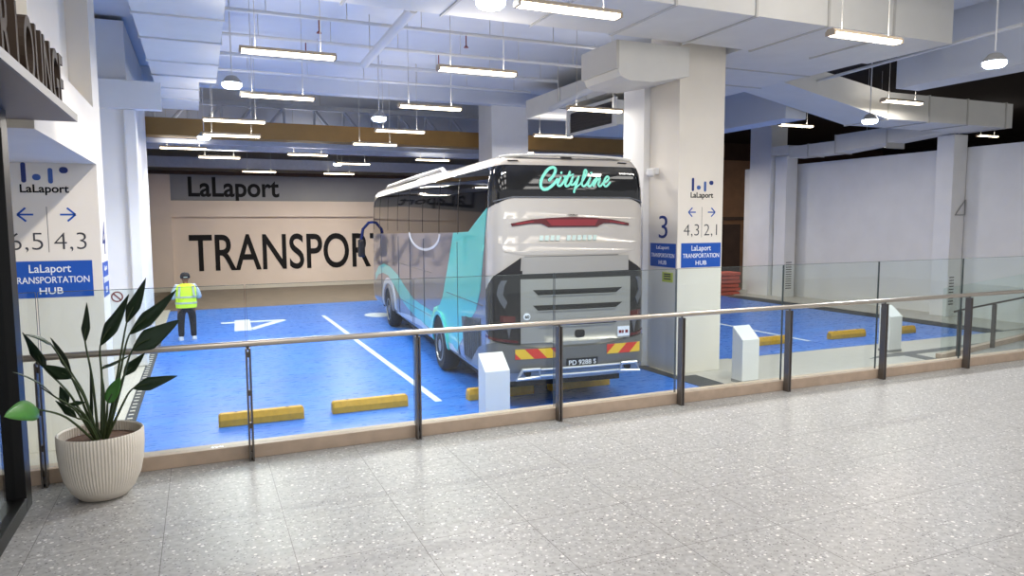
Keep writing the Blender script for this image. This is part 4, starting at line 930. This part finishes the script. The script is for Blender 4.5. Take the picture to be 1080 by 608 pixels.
def leaf(base, tip, w_, y0, y1, light=False, bend=.0, roll=0.3, crown=(0, 0)):
    """base/tip in photo-crop pixels, y0/y1 the depth of base and tip in metres"""
    b = atY(base[0] / 2.535, base[1] / 2.535 + 300, y0); t = atY(tip[0] / 2.535, tip[1] / 2.535 + 300, y1)
    ax = t - b; L_ = ax.length; ax.normalize(); side = ax.cross(FW).normalized(); nrm = side.cross(ax).normalized()
    side2 = (side * math.cos(roll) + nrm * math.sin(roll)).normalized(); nn = side2.cross(ax)
    W_ = w_ / 2.535 / FPX * 6.0; mb = MB(); rows = []; N = 14
    for i in range(N + 1):
        f = i / N; ww = W_ / 2 * (math.sin(PI * min(1, f ** .7)) ** .75 * .95 + .01) if light else W_ / 2 * max(.02, (min(1, f / .34) ** .75) * (1 if f < .34 else (max(0, 1 - f) / .66) ** .82))
        c = b + ax * (f * L_) + nn * (bend * L_ * math.sin(PI * f)) - Vector((0, 0, 1)) * (.04 * L_ * f * f)
        rows.append([mb.bm.verts.new(c + side2 * ww * k - nn * (.22 * ww * abs(k)) + nn * (0 if k else -.003)) for k in (-1, -.5, 0, .5, 1)])
    for A, B in zip(rows, rows[1:]):
        for k in range(4): mb._f([A[k], A[k + 1], B[k + 1], B[k]], [(0, 1, 2, 3)])
    lf = mb.build('leaf', LEAFL if light else LEAFM, pp, smooth=True, world=True)
    so = lf.modifiers.new('thickness', 'SOLIDIFY'); so.thickness = .003
    c0 = CR + Vector((crown[0], crown[1], 0)); mid = c0.lerp(b, .55) + Vector((0, 0, .05)) - (b - c0).cross(FW).normalized() * .012
    pts = smooth_pts3([c0, mid, b, b + ax * L_ * .35], 6)
    MB().tube(pts, [.011 - .007 * i / (len(pts) - 1) for i in range(len(pts))], 6).build('stem', STEM, pp, smooth=True, world=True)
def smooth_pts3(pts, n):
    out = []
    for i in range(len(pts) - 1):
        p0, p1, p2, p3 = [Vector(pts[max(0, min(len(pts) - 1, j))]) for j in (i - 1, i, i + 1, i + 2)]
        for k in range(n):
            t = k / n; out.append(.5 * ((2 * p1) + (p2 - p0) * t + (2 * p0 - 5 * p1 + 4 * p2 - p3) * t * t + (3 * p1 - p0 - 3 * p2 + p3) * t ** 3))
    out.append(Vector(pts[-1])); return out
for a in (((228, 157), (232, 45), 27, 6.45, 6.5, False, .03, .2, (-.02, .02)), ((268, 166), (345, 20), 46, 6.35, 6.3, False, .05, .3, (0, .02)),
          ((338, 106), (390, -22), 46, 6.5, 6.6, False, .04, .3, (.03, .03)), ((345, 136), (472, 8), 48, 6.3, 6.2, False, .06, .4, (.03, 0)),
          ((353, 178), (482, 88), 56, 6.15, 6.0, False, .05, .15, (.04, -.02)), ((330, 247), (388, 180), 36, 6.4, 6.45, False, .03, .3, (.03, 0)),
          ((354, 280), (475, 240), 36, 6.25, 6.15, False, .05, .25, (.04, -.03)), ((122, 228), (60, 122), 46, 6.3, 6.05, False, .04, .25, (-.03, 0)),
          ((193, 252), (112, 212), 42, 6.3, 6.25, False, .04, .2, (-.02, 0)), ((192, 238), (135, 138), 30, 6.5, 6.6, False, .03, .4, (-.02, .02)),
          ((140, 165), (64, 130), 18, 6.4, 6.1, False, .06, .9, (-.03, .02)), ((150, 303), (34, 226), 26, 6.1, 5.7, False, .05, .6, (-.03, -.02)),
          ((104, 336), (10, 346), 52, 5.95, 5.45, True, .06, .05, (-.04, -.03)), ((205, 358), (148, 308), 30, 6.2, 6.15, False, .04, .3, (-.02, -.03)),
          ((182, 324), (160, 270), 34, 6.25, 6.3, False, .03, .2, (-.02, -.02)), ((186, 322), (232, 314), 16, 6.25, 6.2, False, .04, .7, (-.01, -.02)),
          ((288, 318), (322, 246), 36, 6.2, 6.15, True, .03, .2, (.02, -.03)), ((272, 228), (352, 184), 18, 6.45, 6.5, False, .05, .9, (.02, .02)),
          ((248, 395), (240, 200), 17, 6.38, 6.4, False, .01, .6, (0, 0))): leaf(*a)
# ------------------------------------------------------------------ the marshal in the bay
def skin(name, chains, mats, parent, sub=2, root=0):
    """one continuous body: chains of (x,y,z,r), chain starting with an int index is attached to that earlier vertex"""
    vs_, es, rs = [], [], []
    for ch in chains:
        prev = None
        for q in ch:
            if isinstance(q, int): prev = q; continue
            vs_.append(q[:3]); rs.append(q[3:] if len(q) > 4 else (q[3], q[3])); i = len(vs_) - 1
            if prev is not None: es.append((prev, i))
            prev = i
    me = bpy.data.meshes.new(name); me.from_pydata(vs_, es, []); o = bpy.data.objects.new(name, me); C.objects.link(o)
    sk = o.modifiers.new('skin', 'SKIN'); sk.use_smooth_shade = True
    for i, v in enumerate(me.skin_vertices[0].data): v.radius = rs[i]; v.use_root = (i == root)
    ss_ = o.modifiers.new('sub', 'SUBSURF'); ss_.levels = sub; ss_.render_levels = sub
    bpy.context.view_layer.update()
    me2 = bpy.data.meshes.new_from_object(o.evaluated_get(bpy.context.evaluated_depsgraph_get()))
    bpy.data.objects.remove(o); bpy.data.meshes.remove(me)
    me2.name = name; me2.materials.clear(); me2.materials.append(mats)
    for p in me2.polygons: p.use_smooth = True
    o = bpy.data.objects.new(name, me2); C.objects.link(o); o.parent = parent; return o
pe = thing('person', 'person seen from behind in neon yellow vest, dark trousers and cap, standing', 'person', (-.40, 19.75, ZP), math.radians(6)); pe.scale = (1.17, 1.1, 1.01)
SKINM = mat('skin_tone', (120, 82, 62), .55)
ch = [[(0, 0, .94, .125), (0, .0, 1.06, .115), (0, 0, 1.2, .125), (0, -.005, 1.34, .12), (0, 0, 1.42, .055), (0, .012, 1.48, .052), (0, .02, 1.545, .082), (0, .018, 1.61, .088), (0, .01, 1.665, .055)]]
idx = 9
ch.append([7, (0, .12, 1.575, .014)]); idx += 1                       # nose
for s in (-1, 1):
    ch.append([7, (s * .098, .005, 1.575, .014)]); idx += 1            # ear
    ch.append([3, (s * .17, 0, 1.37, .058), (s * .235, -.03, 1.21, .046), (s * .265, -.02, 1.09, .040), (s * .21, .12, 1.06, .034), (s * .13, .25, 1.10, .026), (s * .105, .295, 1.115, .03)]); a0 = idx; idx += 6
    for k, (dx, dz, ln) in enumerate(((.030, .02, .065), (.012, .026, .075), (-.008, .026, .072), (-.026, .018, .055))):
        bx_, by_, bz_ = s * .105 + s * dx * .4, .30, 1.115 + dz * .4
        ch.append([a0 + 5, (bx_ + s * dx * .5, by_ + .03, bz_ + .01, .0095), (bx_ + s * dx * .5 - s * .01, by_ + .03 + ln * .5, bz_ + .0, .0085), (bx_ + s * dx * .4 - s * .02, by_ + .02 + ln * .7, bz_ - .025, .0075)]); idx += 3
    ch.append([a0 + 5, (s * .07, .30, 1.13, .011), (s * .055, .325, 1.14, .009)]); idx += 2
    ch.append([0, (s * .095, 0, .87, .10), (s * .11, .01, .66, .075), (s * .115, .015, .48, .058), (s * .12, -.005, .28, .052), (s * .12, -.01, .10, .038), (s * .13, .06, .045, .036), (s * .135, .13, .035, .028)]); idx += 7
skin('body', ch, SKINM, pe)
skin('shirt', [[(0, 0, .95, .135), (0, 0, 1.2, .132), (0, -.005, 1.33, .125), (0, 0, 1.405, .07)], [2, (-.165, 0, 1.37, .070), (-.235, -.03, 1.21, .062), (-.268, -.02, 1.08, .055), (-.235, .06, 1.065, .05)], [2, (.165, 0, 1.37, .070), (.235, -.03, 1.21, .062), (.268, -.02, 1.08, .055), (.235, .06, 1.065, .05)]], mat('pale_blue_shirt', (168, 184, 196), .8), pe, 2)
skin('trousers', [[(0, 0, .93, .135), (0, 0, .86, .13)], [1, (-.095, 0, .80, .105), (-.112, .01, .62, .086), (-.118, .01, .42, .072), (-.122, -.005, .22, .066), (-.122, -.005, .09, .064)], [1, (.095, 0, .80, .105), (.112, .01, .62, .086), (.118, .01, .42, .072), (.122, -.005, .22, .066), (.122, -.005, .09, .064)]], mat('black_trousers', (22, 22, 25), .85), pe, 2)
def ell(rings_, n=28):
    mb = MB(); R_ = []
    for z, a, b in rings_:
        R_.append([mb.bm.verts.new((math.copysign(abs(math.cos(2 * PI * k / n)) ** .8, math.cos(2 * PI * k / n)) * a, math.copysign(abs(math.sin(2 * PI * k / n)) ** .8, math.sin(2 * PI * k / n)) * b, z)) for k in range(n)])
    for A, B in zip(R_, R_[1:]):
        for k in range(n): mb._f([A[k], A[(k + 1) % n], B[(k + 1) % n], B[k]], [(0, 1, 2, 3)])
    mb._f(R_[0], [tuple(reversed(range(n)))]); mb._f(R_[-1], [tuple(range(n))]); return mb
vest = ell([(.83, .205, .165), (.9, .212, .17), (1.05, .205, .165), (1.2, .215, .165), (1.32, .215, .155), (1.39, .185, .13), (1.43, .09, .085)]).build('vest', mat('neon_vest', (206, 244, 44), .7), pe, smooth=True); vest['label'] = 'neon yellow vest'
RF_ = mat('grey_reflective_tape', (176, 186, 170), .35)
for z in (.93, 1.08): ell([(z, .218, .175), (z + .045, .218, .175)]).build('reflective_band', RF_, vest)
for s in (-1, 1): MB().hexa([(s * .15 - .022, -.176, 1.12), (s * .15 + .022, -.176, 1.12), (s * .15 + .022, -.166, 1.12), (s * .15 - .022, -.166, 1.12), (s * .13 - .022, -.155, 1.38), (s * .13 + .022, -.155, 1.38), (s * .13 + .022, -.14, 1.38), (s * .13 - .022, -.14, 1.38)]).build('reflective_band', RF_, vest)
CAPM = mat('black_cap', (24, 24, 28), .8)
cap = ell([(1.565, .094, .108), (1.60, .10, .115), (1.66, .09, .105), (1.70, .06, .07), (1.712, .02, .02)]); bmesh.ops.translate(cap.bm, verts=cap.bm.verts, vec=(0, .012, 0)); hair = cap.build('cap', CAPM, pe, smooth=True)
MB().box(-.07, .07, .10, .2, 1.59, 1.605).build('peak', CAPM, hair, bevel=.006)
MB().box(-.04, .04, -.108, -.098, 1.585, 1.605).build('cap_strap', RF_, hair)
for s in (-1, 1):
    sh = MB().hexa([(s * .13 - .05, -.07, .0), (s * .13 + .05, -.07, .0), (s * .14 + .05, .19, .0), (s * .14 - .045, .19, .0), (s * .13 - .045, -.065, .11), (s * .13 + .045, -.065, .11), (s * .14 + .04, .17, .06), (s * .14 - .04, .17, .06)]).build('shoe', mat('pale_shoe', (206, 208, 210), .6), pe, bevel=.02)
